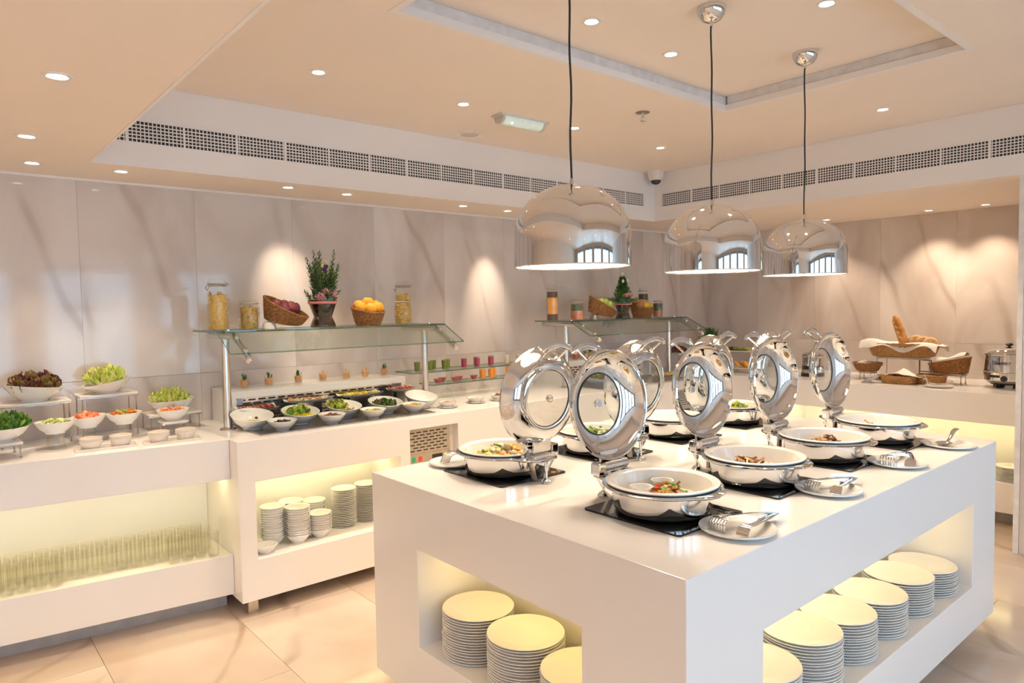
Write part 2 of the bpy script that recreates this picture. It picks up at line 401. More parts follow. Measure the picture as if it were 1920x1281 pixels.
G4 = 'recessed lights over the dining side behind the camera'
for i, x in enumerate((-1.4, .1, 1.6, 3.1, 4.6)):
    for j, y in enumerate((-2.1, -.95)):
        if x > 4 and j: continue
        downlight(x, y, ZS if (j == 0 or x < TX0) else ZS, 'recessed light over the dining side, %s along the windows, %s row' % (NTH[i], ('window', 'inner')[j]), G4, SPOT_W*(.4 if x < .5 else .45), size=120)
for i, (x, y) in enumerate(((-1.2, .3), (-1.3, 1.3), (-1.7, 2.3))):
    downlight(x, y, ZS, 'recessed light in the low ceiling beyond the salad counter end, %s from the windows' % NTH[i], G4, SPOT_W*1.1, size=130)

def air_vent(label, L0, L1, div, face, axis):
    # long linear grille; local x runs along the fascia, local -y faces the room
    t = thing('air_vent', label, 'vent', face[0], face[1])
    z0, z1 = 2.388, 2.490
    obj('backing', MB().box(L0, -.0012, z0, L1, -.0004, z1), DARKM, t)
    h = (z1-z0)/6
    fr = MB().box(L0-.012, -.006, z0-.008, L1+.012, -.0004, z0).box(L0-.012, -.006, z1, L1+.012, -.0004, z1+.008).box(L0-.012, -.006, z0, L0, -.0004, z1).box(L1, -.006, z0, L1+.012, -.0004, z1)
    obj('vent_frame', fr, FASC, t)
    sl = MB().box(L0, -.0055, -.0026, L1, -.001, .0026).mesh('slat', FASC)
    for k in range(1, 6): obj('slat', sl, None, t, (0, 0, z0+h*k))
    dv = MB().box(-.005, -.0065, z0, .005, -.001, z1).mesh('divider', FASC)
    for d in div: obj('divider', dv, None, t, (d, 0, 0))
    fb = MB(); x = L0+.01
    while x < L1-.004:
        fb.box(x-.0022, -.0045, z0, x+.0022, -.001, z1); x += .0185
    tag(obj('fins', fb, FASC, t), kind='stuff')
air_vent('long white slotted air vent above the salad counter', .05, 4.09, [.195+.265*k-.05 for k in range(16)], ((TX0+.02, TY1-ft, 0), 0), 0)
air_vent('long white slotted air vent above the bread counter', .10, 2.8, [.40+.263*k for k in range(10)], ((TX1-ft, TY1, 0), -PI/2), 1)

t = thing('emergency_light', 'slim clear emergency light with a green glow, mounted on the ceiling', 'light', (2.80, 3.17, ZM), -.02)
obj('base', MB().box(-.185, -.05, -.012, .185, .05, 0), pm('lamp_base', (.72,.70,.66), .4), t)
obj('diffuser', MB().grid(lambda u, v: (-.15+.30*u, -.042*math.cos(PI*v), -.012-.042*math.sin(PI*v)), 10, 14), pm('frosted_cover', (.78,.84,.80), .2, emit=(.6,.9,.8), es=.12), t)
for sx in (-1, 1): obj('end_cap', MB().prism([(.044*math.cos(PI*k/10), .044*math.sin(PI*k/10)) for k in range(11)], -.009, .009).xf(Matrix.Translation((sx*.16,0,-.012)) @ Matrix.Rotation(PI/2,4,'Z') @ Matrix.Rotation(-PI/2,4,'X')), pm('lamp_cap', (.62,.58,.52), .4), t)
obj('indicator', MB().ball((-.09, -.028, -.045), .006, 8, 6), emitm('green_led', (.25,1,.75), 3), t)
t = thing('ceiling_speaker', 'round cream ceiling speaker grille behind the emergency light', 'speaker', (2.779, 3.654, ZM))
obj('speaker_ring', MB().lathe([(.06,-.001),(.062,-.006),(.085,-.005),(.088,0)], 28), RINGM, t)
obj('grille', MB().lathe([(0,-.004),(.03,-.0045),(.06,-.002)], 28), pm('grille_cream', (.70,.60,.50), .6, bump=.6, bscale=700), t)
t = thing('sprinkler', 'small metal fire sprinkler head on the ceiling', 'sprinkler', (3.284, 2.634, ZM))
obj('escutcheon', MB().lathe([(0,-.006),(.03,-.006),(.042,-.002),(.042,0)], 20), pm('sprinkler_metal', (.45,.40,.34), .35, .8), t)
sm = MB().cyl((0,0,-.006),(0,0,-.026),.009,.007,10); sm.lathe([(0,-.050),(.016,-.050),(.017,-.047),(0,-.046)], 14)
for s in (-1,1): sm.tube([(s*.008,0,-.024),(s*.011,0,-.036),(s*.004,0,-.047)], .0025, 6)
obj('nozzle', sm, CHROME, t)
t = thing('security_camera', 'white dome security camera on the ceiling in the tray corner', 'camera', (4.88, 3.79, ZM))
t.location = (4.80, 3.715, ZM)
obj('housing', MB().lathe([(.070,0),(.070,-.012),(.064,-.055),(.050,-.078),(.044,-.08),(0,-.08)], 28), pm('camera_white', (.80,.74,.68), .4), t)
obj('dome', MB().lathe([(.043,-.079),(.040,-.095),(.028,-.108),(.012,-.114),(0,-.115)], 24), pm('smoked_dome', (.05,.05,.055), .06), t)

# ------------------------------------------------------------------ pendant lamps
def pendant(loc, label):
    t = thing('pendant_lamp', label, 'pendant lamp', loc, 0, 'chrome dome pendants above the island')
    R = .198; zb, zc, ztop = 1.682, 1.775, 1.955
    prof = [(R, zb), (R, zb+.02), (R, zc)]
    for k in range(1, 15):
        a = PI/2*k/14; prof.append((R*math.cos(a)**.92 if k < 14 else 0.0, zc+(ztop-zc)*math.sin(a)**.96))
    obj('shade', MB().lathe(prof, 56), CHROME, t, (0,0,-ZU))
    inner = [(max(0, r-.004), z-.004 if i > 2 else z+.0005) for i, (r, z) in enumerate(prof)]
    obj('inner_shade', MB().lathe(inner, 48), SHADEIN, t, (0,0,-ZU))
    obj('rim', MB().tube([((R-.002)*math.cos(2*PI*k/56), (R-.002)*math.sin(2*PI*k/56), zb) for k in range(56)], .0026, 8, closed=True), CHROME, t, (0,0,-ZU))
    obj('bulb', MB().ball((0,0,zc+.03), (.032,.032,.04), 14, 10), BULBM, t, (0,0,-ZU))
    obj('socket', MB().cyl((0,0,zc+.065),(0,0,ztop-.004),.02,.02,14), GREYM, t, (0,0,-ZU))
    obj('stem', MB().cyl((0,0,ztop-.004),(0,0,ztop+.022),.008,.0045,12), STEEL, t, (0,0,-ZU))
    n = 14
    obj('cord', MB().tube([(.003*math.sin(5*k/n*PI+loc[0]), .0015*math.cos(7*k/n), ztop+.02+(ZU-.055-ztop-.02)*k/n) for k in range(n+1)], .0036, 8), CORD, t, (0,0,-ZU))
    obj('ceiling_cup', MB().lathe([(.060,0),(.0595,-.012),(.053,-.032),(.038,-.05),(.02,-.059),(.007,-.061),(.006,-.075),(0,-.075)], 32), CHROME, t)
    lamp('POINT', 'bulb_lamp', (0,0,zc-.02-ZU), BULB_W, WARM, t, shadow_soft_size=.04)
pendant((1.690, 1.660, ZU), 'chrome dome pendant lamp closest to the camera, hiding part of the air vent')
pendant((2.515, 1.660, ZU), 'chrome dome pendant lamp in the middle of the row of three')
pendant((3.325, 1.672, ZU), 'chrome dome pendant lamp at the bread counter end of the row')

# ------------------------------------------------------------------ buffet island
IX0, IX1, IY0, IY1 = 1.342, 3.715, .957, 2.451
NZ0, NZ1 = .30, .668
t = thing('buffet_island', 'big glossy white buffet island with lit niches full of dinner plates', 'island', (2.53, 1.70, 0))
NICH = ((IX0, 1.66, 1.302, 2.128), (1.689, 3.41, IY0, 1.275))
ib = MB().voxel([IX0, 1.66, 1.689, 3.41, IX1], [IY0, 1.275, 1.302, 2.128, IY1], [.10, NZ0, NZ1, .90],
    lambda x, y, z: not (NZ0 < z < NZ1 and any(a < x < b and c < y < d for a, b, c, d in NICH)))
obj('body', ib, CORIAN, t, (-2.53,-1.70,0), bevel=.003)
obj('plinth', MB().box(IX0+.22, IY0+.22, 0, IX1-.22, IY1-.22, .10), GREYM, t, (-2.53,-1.70,0))
def led(parent, x0, y0, x1, y1, z, off=(0,0,0), mat=None):
    # a slim LED strip under a niche ceiling, shining down
    return obj('led_strip', MB().box(x0, y0, z-.006, x1, y1, z-.0005), mat or LEDM, parent, off)
led(t, 1.50, 1.34, 1.52, 2.09, NZ1, (-2.53,-1.70,0)); led(t, 1.73, 1.115, 3.37, 1.135, NZ1, (-2.53,-1.70,0))

# ------------------------------------------------------------------ counters along the marble wall
def c1y(x): return 3.590 + .1345*(1.165-x)
def slab(x0, x1, d0, d1, z0, z1, mb):
    poly = [(x0, c1y(x0)+d0), (x1, c1y(x1)+d0)]
    poly += [(x1, YW-.002), (x0, YW-.002)] if d1 is None else [(x1, c1y(x1)+d1), (x0, c1y(x0)+d1)]
    return mb.prism(poly, z0, z1)
t = thing('salad_counter', 'glossy white counter with salad stands and a lit niche of tumblers', 'counter', (.2, 3.95, 0))
X0 = -1.1
m = MB(); slab(X0, 1.164, 0, None, .695, .90, m); slab(X0, 1.164, 0, None, .10, .305, m); slab(X0, 1.164, .40, None, .305, .695, m)
obj('body', m, CORIAN, t, (-.2,-3.95,0), bevel=.0025)
m = MB(); slab(X0, 1.164, .13, None, 0, .10, m); obj('plinth', m, pm('grey_plinth', (.50,.48,.48), .4), t, (-.2,-3.95,0))
m = MB(); slab(X0, 1.15, .10, .12, .6885, .6945, m); obj('led_strip', m, LEDW, t, (-.2,-3.95,0))

CX0, CX1, CY0 = 1.165, XR-.002, 3.480
t = thing('cold_buffet_counter', 'glossy white counter with steel cold plates, cooling grilles and a lit bowl niche', 'counter', (3.3, 3.9, 0))
HOLES = ((1.25, 2.10, .288, .686, .36), (2.165, 2.515, .36, .83, .06), (2.63, 3.48, .288, .686, .36), (3.83, 4.66, .288, .686, .36), (4.745, 5.09, .36, .83, .06))
xs = sorted({CX0, CX1} | {q for h in HOLES for q in h[:2]}); zs = [.08, .288, .36, .686, .83, .90]
cb = MB().voxel(xs, [CY0, CY0+.06, CY0+.36, YW-.002], zs, lambda x, y, z: not any(a < x < b and c < z < d and y < CY0+e for a, b, c, d, e in HOLES))
obj('body', cb, CORIAN, t, (-3.3,-3.9,0), bevel=.0025)
obj('plinth', MB().box(1.45, CY0+.30, 0, 5.4, YW-.01, .08), DARKM, t, (-3.3,-3.9,0))  # near-black colour carries the shadow under the counter
for x in (1.235, 2.56, 3.75): obj('foot', MB().box(x-.025, 3.53, 0, x+.025, 3.58, .08), STEEL, t, (-3.3,-3.9,0))
for a, b in ((1.27, 2.08), (2.65, 3.46), (3.85, 4.64)): led(t, a, CY0+.20, b, CY0+.22, .686, (-3.3,-3.9,0), LEDW)
PANEL = pm('beige_grille_panel', (.62,.54,.42), .4, .3)
for a in (2.168, 4.748):
    y = CY0+.058
    p = obj('grille_panel', MB().box(a, y-.012, .362, a+.315, y, .828), PANEL, t, (-3.3,-3.9,0))
    sm = MB().box(-.0165, -.0012, -.0034, .0165, 0, .0034).mesh('slot', DARKM)
    for r in range(7):
        for c in range(6 if r % 2 == 0 else 5):
            obj('slot', sm, None, p, (a+.03+c*.047+(.0 if r % 2 == 0 else .0235)+.010, y-.0121, .80-r*.0185))
    obj('seam', MB().box(a+.01, y-.0135, .668, a+.305, y-.012, .672), pm('seam_metal', (.45,.38,.3), .5), p)
    obj('rocker_switch', MB().box(a+.035, y-.018, .625, a+.057, y-.0125, .653), pm('green_switch', (.02,.30,.12), .3, emit=(.03,.5,.2), es=.25), p)
    obj('rocker_switch', MB().box(a+.083, y-.018, .625, a+.105, y-.0125, .653), pm('red_switch', (.55,.04,.03), .3, emit=(.9,.06,.04), es=.35), p)
    obj('thermostat', MB().box(a+.18, y-.0155, .620, a+.255, y-.0125, .652), BLACKP, p)
COLDP = pm('cold_plate_steel', (.45,.41,.39), .32, .9, var=.12, scale=30)
def cold_section(dx, name):
    o = (-3.3+dx, -3.9, 0)
    c = MB().box(1.315, 3.555, .9, 2.40, 3.995, .9035)
    c.box(1.315, 3.555, .9035, 2.40, 3.565, .9075).box(1.315, 3.565, .9035, 1.325, 3.995, .9075).box(2.39, 3.565, .9035, 2.40, 3.995, .9075)
    obj('cold_plate', c, COLDP, t, o)
    # raised ledge with perforated air grille below it
    lg = MB().box(1.314, 3.998, 1.052, 2.46, YW-.004, 1.092).box(1.314, 3.998, .9, 1.345, YW-.004, 1.052).box(2.43, 3.998, .9, 2.46, YW-.004, 1.052).box(1.345, 4.06, .9, 2.43, YW-.004, 1.052)
    obj('ledge', lg, CORIAN, t, o)
    p = obj('air_grille', MB().box(1.345, 4.028, .905, 2.375, 4.055, 1.05), STEELL, t, o)
    sm = MB().box(-.0205, -.0012, -.0042, .0205, 0, .0042).mesh('slot', DARKM)
    far = MB()
    for r in range(7):
        for k in range(17 if r % 2 == 0 else 16):
            c = (1.385+k*.0585+(.0 if r % 2 == 0 else .029), 4.0278, 1.035-r*.0195)
            if dx == 0: obj('slot', sm, None, p, c)
            else: far.box(c[0]-.0205, c[1]-.0012, c[2]-.0042, c[0]+.0205, c[1], c[2]+.0042)
    if dx: tag(obj('slots', far, DARKM, p), kind='stuff')   # the far grille hides behind the lids
    obj('thermometer', MB().lathe([(0,.006),(.018,.006),(.022,.003),(.022,0)], 18, Matrix.Translation((1.372,4.028,1.03)) @ Matrix.Rotation(PI/2,4,'X')), pm('dial', (.75,.82,.9), .2), t, o)
cold_section(0, 'a'); cold_section(2.62, 'b')

# bread counter along the other wall
BX, BY0, BY1 = 5.52, .9, 3.478
t = thing('bread_counter', 'glossy white counter carrying bread baskets and soup kettle, plates in its niche', 'counter', (6.0, 2.2, 0))
bb = MB().voxel([BX, BX+.36, XR-.002], [1.197, 1.28, 2.95, BY1], [.096, .30, .692, .90], lambda x, y, z: not (x < BX+.36 and 1.28 < y < 2.95 and .30 < z < .692))
obj('body', bb, CORIAN, t, (-6,-2.2,0), bevel=.0025)
obj('plinth', MB().box(BX+.14, 1.197, 0, XR-.01, BY1, .096), pm('grey_plinth_b', (.5,.47,.44), .4), t, (-6,-2.2,0))
led(t, BX+.18, 1.31, BX+.20, 2.92, .692, (-6,-2.2,0), LEDW)

# ------------------------------------------------------------------ plates, bowls, tumblers in the niches
def plate_prof(R, h=.0085):
    return [(0,.0),(R*.62,.0),(R*.66,.0012),(R*.98,h*.62),(R,h*.78),(R*.992,h),(R*.95,h*.92),(R*.70,h*.42),(R*.64,h*.36),(0,h*.36)]
def plate_mesh(R, name='dinner_plate', h=.0085, n=40): return MB().lathe(plate_prof(R, h), n).mesh(name, PORC)
PL = plate_mesh(.131); PLS = plate_mesh(.108, 'serving_plate', .016); PLM = plate_mesh(.072, 'side_plate', .008, 28); PLB = plate_mesh(.10, 'dinner_plate', .0085, 32)
def stack(mesh, x, y, z0, n, pitch, desc, group, name='dinner_plate', cat='plate', jit=.0022):
    for k in range(n):
        top = n-1-k
        o = bpy.data.objects.new(name, mesh); COL.objects.link(o)
        o.location = (x+rnd.uniform(-jit, jit), y+rnd.uniform(-jit, jit), z0+k*pitch)
        o.rotation_euler = (0, 0, rnd.uniform(0, 6.28))
        tag(o, desc % ORD[top], cat, group)
stack(PL, 1.497, 1.972, NZ0, 17, .0098, 'dinner plate, %s, in the short niche stack against the niche side', 'dinner plates in the short island niche')
stack(PL, 1.493, 1.706, NZ0, 17, .0098, 'dinner plate, %s, in the middle stack of the short niche', 'dinner plates in the short island niche')
stack(PL, 1.490, 1.440, NZ0, 15, .0098, 'dinner plate, %s, in the half-hidden stack of the short niche', 'dinner plates in the short island niche')
for i, (x, n, d) in enumerate(((3.270, 11, 'stack at the bread counter end'), (3.000, 14, 'second stack from the bread counter end'), (2.730, 14, 'third stack from the bread counter end'),
                             (2.460, 15, 'fourth stack from the bread counter end'), (2.190, 17, 'fifth stack from the bread counter end'), (1.915, 15, 'stack half hidden by the island corner'))):
    stack(PL, x, 1.108, NZ0, n, .0098, 'dinner plate, %s, long niche, ' + d, 'dinner plates in the long island niche')
def bowl_prof(r, h, foot=.5, th=.004):
    return [(0,.0),(r*foot*.86,.0),(r*foot,.0),(r*foot,h*.08),(r*foot*1.05,h*.12),(r*.80,h*.48),(r*.95,h*.82),(r,h),(r-th,h+.0005),(r*.93-th,h*.82),(r*.78-th,h*.5),(r*foot*.9,h*.2),(0,h*.17)]
NB = MB().lathe([(0,.0),(.028,.0),(.032,.0),(.033,.005),(.048,.018),(.0575,.034),(.0600,.0415),(.0660,.0445),(.0665,.0462),(.0650,.0475),(.0585,.0450),(.0555,.034),(.046,.020),(.030,.008),(0,.007)], 30).mesh('soup_bowl', PORC)
GB = 'soup bowls stacked in the cold counter niche'
NY = .288
for (x, y, n, d) in ((1.400, 3.66, 14, 'tall stack at the niche end'), (1.515, 3.60, 13, 'front stack in the middle of the bowls'), (1.645, 3.61, 8, 'low front stack beside the plates'),
                     (1.535, 3.735, 13, 'rear stack behind the middle one'), (1.675, 3.745, 11, 'rear stack behind the low one')):
    stack(NB, x, y, NY, n, .0125, 'white soup bowl, %s, ' + d, GB, 'soup_bowl', 'bowl', .001)
solo('soup_bowl', 'single white bowl standing alone at the edge of the bowl niche', 'bowl', MB().lathe(bowl_prof(.062, .042), 30), PORC, (1.318, 3.56, NY), 0, GB)
for (x, y, n, d) in ((1.835, 3.69, 22, 'stack beside the soup bowls'), (1.988, 3.70, 22, 'stack half hidden behind the island')):
    stack(PLM, x, y, NY, n, .0102, 'side plate, %s, ' + d, 'side plates stacked in the cold counter niche', 'side_plate', 'plate', .0012)
for (x, y, n, d) in ((5.66, 1.37, 10, 'stack against the end wall'), (5.70, 1.60, 15, 'taller stack beside the end wall one')):
    stack(PLB, x, y, .30, n, .0098, 'plate, %s, bread counter niche, ' + d, 'plates in the bread counter niche')
for k, (y, lb) in enumerate(((1.985, 'round white plate leaning upright in the bread counter niche'), (1.885, 'second round plate leaning upright in bread counter niche'))):
    o = bpy.data.objects.new('dinner_plate', plate_mesh(.115, 'dinner_plate', .012, 32)); COL.objects.link(o)
    o.location = (5.775, y, .415); o.rotation_euler = (0, -math.radians(80), 0); tag(o, lb, 'plate', 'plates leaning in the bread counter niche')
TM = MB().lathe([(0,.003),(.0215,.003),(.0225,.0),(.0245,.004),(.0275,.125),(.0268,.1255),(.0235,.009),(0,.009)], 18).mesh('tumbler', TUMB)
ROWS = ['front row', 'second row', 'third row', 'rear row']
for r in range(4):
    for k in range(20):
        if r == 0 and 4 <= k < 11: continue
        x = 1.085-.0605*k - (.03 if r % 2 else 0)
        o = bpy.data.objects.new('tumbler', TM); COL.objects.link(o); o.location = (x, c1y(x)+.045+.062*r, .3055)
        tag(o, 'clear tumbler, %s from cold counter end, %s of the niche' % (NTH[k if not (r == 0 and k >= 11) else k-7], ROWS[r]), 'glass', 'tumblers in the salad counter niche')

# ------------------------------------------------------------------ chafing dishes on the island
def chafer_build(loc, rz, label):
    t = thing('chafing_dish', label, 'chafing dish', loc, rz, 'open chafing dishes on the island')
    obj('pan', MB().lathe([(0,0),(.134,0),(.143,.003),(.150,.011),(.154,.026),(.156,.079),(.153,.081)], 56), CHROME, t)
    # wide flange with a hinge tab and a front lip
    n = 72; fl = MB()
    def outer(a):
        da = abs((a-PI/2+PI) % (2*PI)-PI); db = abs((a+PI/2+PI) % (2*PI)-PI)
        return .186 + .082*max(0, 1-(da/.55)**2)**1.2 + .022*max(0, 1-(db/.45)**2)
    def ring(rf, z): return [(rf(2*PI*k/n)*math.cos(2*PI*k/n), rf(2*PI*k/n)*math.sin(2*PI*k/n), z) for k in range(n)]
    rows = [ring(lambda a: .150, .076), ring(lambda a: outer(a)-.004, .077), ring(outer, .080), ring(outer, .083), ring(lambda a: outer(a)-.005, .086), ring(lambda a: .160, .0855), ring(lambda a: .150, .0855)]
    vs = [p for r in rows for p in r]; fs = []
    for j in range(len(rows)-1):
        for k in range(n): fs.append((j*n+k, j*n+(k+1) % n, (j+1)*n+(k+1) % n, (j+1)*n+k))
    fl.add(vs, fs, True); obj('flange', fl, CHROME, t)
    obj('gasket', MB().lathe([(.150,.0856),(.168,.0856),(.168,.088),(.150,.088)], 48), BLACKP, t)
    obj('food_insert', MB().lathe([(.150,.087),(.168,.0885),(.175,.0905),(.176,.094),(.171,.0965),(.160,.0955),(.150,.090),(.144,.07),(.136,.038),(.122,.030),(0,.029)], 56), PORC, t)
    # hinge
    h = obj('hinge', MB().cyl((-.072,.196,.112),(.055,.196,.112),.0165,.0165,20), CHROME, t)
    obj('hinge_block', MB().rbox((-.072,.200,.106), (.036,.040,.042)), CHROME, h, bevel=.005)
    obj('hinge_plate', MB().rbox((-.004,.205,.091), (.11,.05,.016)), CHROME, h, bevel=.003)
    for sx in (-.05, .0, .05): obj('hinge_bolt', MB().ball((sx,.172,.090), .009, 10, 7), CHROME, h)
    obj('lid_arm', MB().rbox((-.004,.217,.131), (.085,.008,.05), rotm('X', -6)), STEELL, h)
    # hinge side legs and screw foot
    for sx in (-1, 1):
        obj('leg', MB().tube([(sx*.058,.225,.074),(sx*.022,.205,.004)], .011, 4, flat=.28), STEELL, t)
    obj('screw_foot', MB().cyl((0,.245,.074),(0,.245,.040),.008,.008,12).cyl((0,.245,.040),(0,.245,.010),.0045,.0045,10).lathe([(0,-.006),(.020,-.006),(.021,-.002),(.014,.008),(.006,.013),(0,.013)], 20, Matrix.Translation((0,.245,0))), CHROME, t)
    # open lid: local z axis of the dome points to +y (away from the diner)
    LT = Matrix.Translation((0,.206,.312)) @ Matrix.Rotation(math.radians(-94), 4, 'X')
    lid = obj('lid', MB().lathe([(.181,-.004),(.185,.0),(.184,.005),(.180,.008),(.176,.016),(.165,.034),(.145,.050),(.122,.058),(.108,.060),(.104,.0585),(.106,.055),(.121,.053),(.143,.046),(.162,.030),(.173,.012),(.176,.003),(.178,-.003)], 64, closed=True), CHROME, t)
    lid.matrix_local = LT
    g = obj('lid_glass', MB().lathe([(0,.0635),(.06,.062),(.1045,.0585),(.1045,.0565),(.06,.060),(0,.0615)], 48), LIDG, lid)
    obj('lid_gasket', MB().tube([(.1045*math.cos(2*PI*k/48), .1045*math.sin(2*PI*k/48), .0545) for k in range(48)], .0028, 8, closed=True), BLACKP, lid)
    obj('vent_knob', MB().lathe([(0,.054),(.012,.054),(.0135,.058),(.0135,.066),(.010,.072),(0,.073)], 16), CHROME, lid)
    # handle: two posts and an arched grip, at the top edge of the dome (local -y is up when open)
    for sx in (-1, 1): obj('handle_post', MB().tube([(sx*.044,-.142,.050),(sx*.050,-.186,.096)], .0045, 8), CHROME, lid)
    gp = MB().tube([((k/12-.5)*.150, -.178-.020*math.cos((k/12-.5)*PI), .097) for k in range(13)], [.004]+[.0115]*11+[.004], 10, flat=.42)
    obj('handle', gp, CHROME, lid)
    return t
hob_me = MB().prism([(.008-.165,-.184),(.165-.008,-.184),(.165,-.176),(.165,.176),(.157,.184),(-.157,.184),(-.165,.176),(-.165,-.176)], 0, .006).mesh('induction_hob', BLACKG)
HMARK = pm('hob_marking', (.62,.58,.54), .4)
FX = [1.742, 2.282, 2.818, 3.352]; FY = 1.331
BXs = [1.720, 2.262, 2.800, 3.340]; BY = 2.081
PLACE = ['closest to the camera', 'second from the camera', 'third from the camera', 'at the bread counter end']
CT = None
def hob(x, y, rz, label):
    t = thing('induction_hob', label, 'hob', (x, y, .9003), rz, 'black induction hobs set on the island')
    g = obj('glass_plate', hob_me, None, t)
    m = MB()
    ring = [(.118+.010*math.cos(2*PI*k/18), -.160+.010*math.sin(2*PI*k/18)) for k in range(18)]
    m.tube([(x, y, .0062) for x, y in ring[:14]], .0012, 4); m.tube([(.112,-.160,.0062),(.134,-.160,.0062),(.134,-.168,.0062)], .0012, 4)
    for k in range(4): m.lathe([(0,.0066),(.0018,.0066),(.0018,.006)], 8, Matrix.Translation((.02+.022*k, -.166, 0)))
    obj('control_marks', m, HMARK, t)
DISH_DESC = ['closest to the camera', 'second from the camera', 'third from the camera', 'closest to the bread baskets']
for i in range(4):
    for row in (0, 1):
        x, y, rz = (FX[i], FY, 0) if row == 0 else (BXs[i], BY, PI)
        side = 'window-side row' if row == 0 else 'salad-side row'
        hob(x, y, 0, 'black glass hob under the chafing dish %s, %s' % (PLACE[i], side))
        lab = 'open chrome chafing dish, %s in the %s' % (DISH_DESC[i], side)
        loc = (x, y, .9065)
        if CT is None: CT = chafer_build(loc, rz, lab)
        else: dup(CT, loc, rz, lab)

# ------------------------------------------------------------------ food in the chafers
def chunks(mb, n, rx, ry, z0, h, size, nm, shapes='box', cx=0, cy=0, flat=1.0):
    for k in range(n):
        a = rnd.uniform(0, 2*PI); q = math.sqrt(rnd.random())*.96
        x, y = cx+rx*q*math.cos(a), cy+ry*q*math.sin(a)
        z = z0 + h*(1-q*q)*rnd.uniform(.35, 1.0)
        s = size*rnd.uniform(.7, 1.25)
        R = rotm('Z', rnd.uniform(0,360)) @ rotm('X', rnd.uniform(-35,35)) @ rotm('Y', rnd.uniform(-35,35))
        mi = rnd.randrange(nm)
        sh = shapes if shapes != 'mix' else rnd.choice(('box','ball','strip'))
        if sh == 'box': mb.rbox((x,y,z), (s, s*rnd.uniform(.5,.9), s*.5*flat), R, mi)
        elif sh == 'strip': mb.rbox((x,y,z), (s*1.9, s*.35, s*.3), R, mi)
        elif sh == 'disc': mb.lathe([(0,-.08*s),(.5*s,-.08*s),(.5*s,.08*s),(0,.08*s)], 10, Matrix.Translation((x,y,z)) @ R.to_4x4(), mi)
        else: mb.ball((x,y,z), (s*.5, s*.42, s*.38), 8, 5, mi, R)
    return mb
FM = lambda n, c, **k: pm(n, c, .4, var=.12, scale=70, **k)
BROC, CARR, CAUL, YELL, POTA, REDP, BRWN, DBRN, TANC, OLIV, PEAG, CORN, PINK, SALM, CREM = (FM('broccoli', (.12,.28,.03)), FM('carrot', (.85,.30,.06)), FM('cauliflower', (.85,.74,.50)), FM('yellow_pepper', (.80,.56,.06)),
    FM('roast_potato', (.62,.38,.10)), FM('red_pepper', (.72,.10,.04)), FM('brown_meat', (.30,.15,.06)), FM('dark_bean', (.10,.045,.03)), FM('tan_crust', (.58,.34,.15)), FM('black_olive', (.03,.025,.02)),
    FM('pickled_pea', (.36,.42,.10)), FM('sweetcorn', (.90,.70,.04)), FM('cured_meat', (.62,.20,.15)), FM('salmon', (.80,.42,.24)), FM('cream_salad', (.82,.70,.48)))
CZ = .9065
def chafer_food(i, row, name, label, cat, fn, mats, off=(0,0)):
    x, y = (FX[i], FY) if row == 0 else (BXs[i], BY)
    mb = MB(); fn(mb)
    solo(name, label, cat, mb, mats, (x+off[0], y+off[1], CZ+.032), 0, 'hot food in the chafing dishes', 'stuff')
chafer_food(0, 0, 'roast_vegetables', 'roasted potato and pepper pieces in the chafing dish closest to the camera', 'food', lambda m: chunks(m, 42, .062, .05, .004, .045, .026, 5, 'mix'), [POTA, POTA, BRWN, REDP, BROC], (.045,.015))
chafer_food(0, 1, 'mixed_vegetables', 'steamed carrot, broccoli and cauliflower heaped in a white insert', 'food', lambda m: chunks(m, 120, .112, .112, .004, .060, .030, 5, 'mix'), [BROC, CARR, CAUL, YELL, CAUL])
chafer_food(1, 0, 'fried_noodles', 'small heap of orange fried food in the second window-side dish', 'food', lambda m: chunks(m, 70, .075, .065, .004, .046, .022, 3, 'strip'), [TANC, SALM, BRWN], (-.01,.02))
chafer_food(1, 1, 'herbed_rice', 'green herbed vegetables in the dish seen through a lid glass', 'food', lambda m: chunks(m, 190, .112, .112, .012, .052, .024, 3, 'mix'), [BROC, PEAG, CREM])
chafer_food(2, 0, 'braised_beans', 'brown braised pieces in the third window-side dish', 'food', lambda m: chunks(m, 110, .095, .085, .004, .052, .021, 3, 'ball'), [BRWN, DBRN, TANC], (.02,.0))
chafer_food(2, 1, 'creamed_potato', 'pale creamed food in the third salad-side dish', 'food', lambda m: chunks(m, 60, .1, .1, 0, .03, .026, 2, 'ball'), [CREM, CAUL])
chafer_food(3, 0, 'sausage_strips', 'few brown sausage strips in the dish by the bread counter', 'food', lambda m: chunks(m, 22, .05, .035, .004, .046, .03, 2, 'strip'), [BRWN, TANC], (-.03,.035))
chafer_food(3, 1, 'green_beans', 'chopped green beans in the last salad-side dish', 'food', lambda m: chunks(m, 220, .118, .118, .02, .052, .022, 3, 'strip'), [PEAG, BROC, YELL])
for (dx, dy, lb) in ((.142-.0, .079, 'small white sauce cup behind the roast potatoes'), (-.026, .077, 'small white sauce cup by the hinge in the closest dish')):
    solo('sauce_cup', lb, 'cup', MB().lathe([(0,.0),(.024,.0),(.033,.034),(.037,.036),(.037,.038),(.032,.037),(.023,.004),(0,.004)], 24), PORC, (FX[0]+min(dx,.085), FY+dy-.015, CZ+.030), 0, 'sauce cups inside the closest chafing dish')

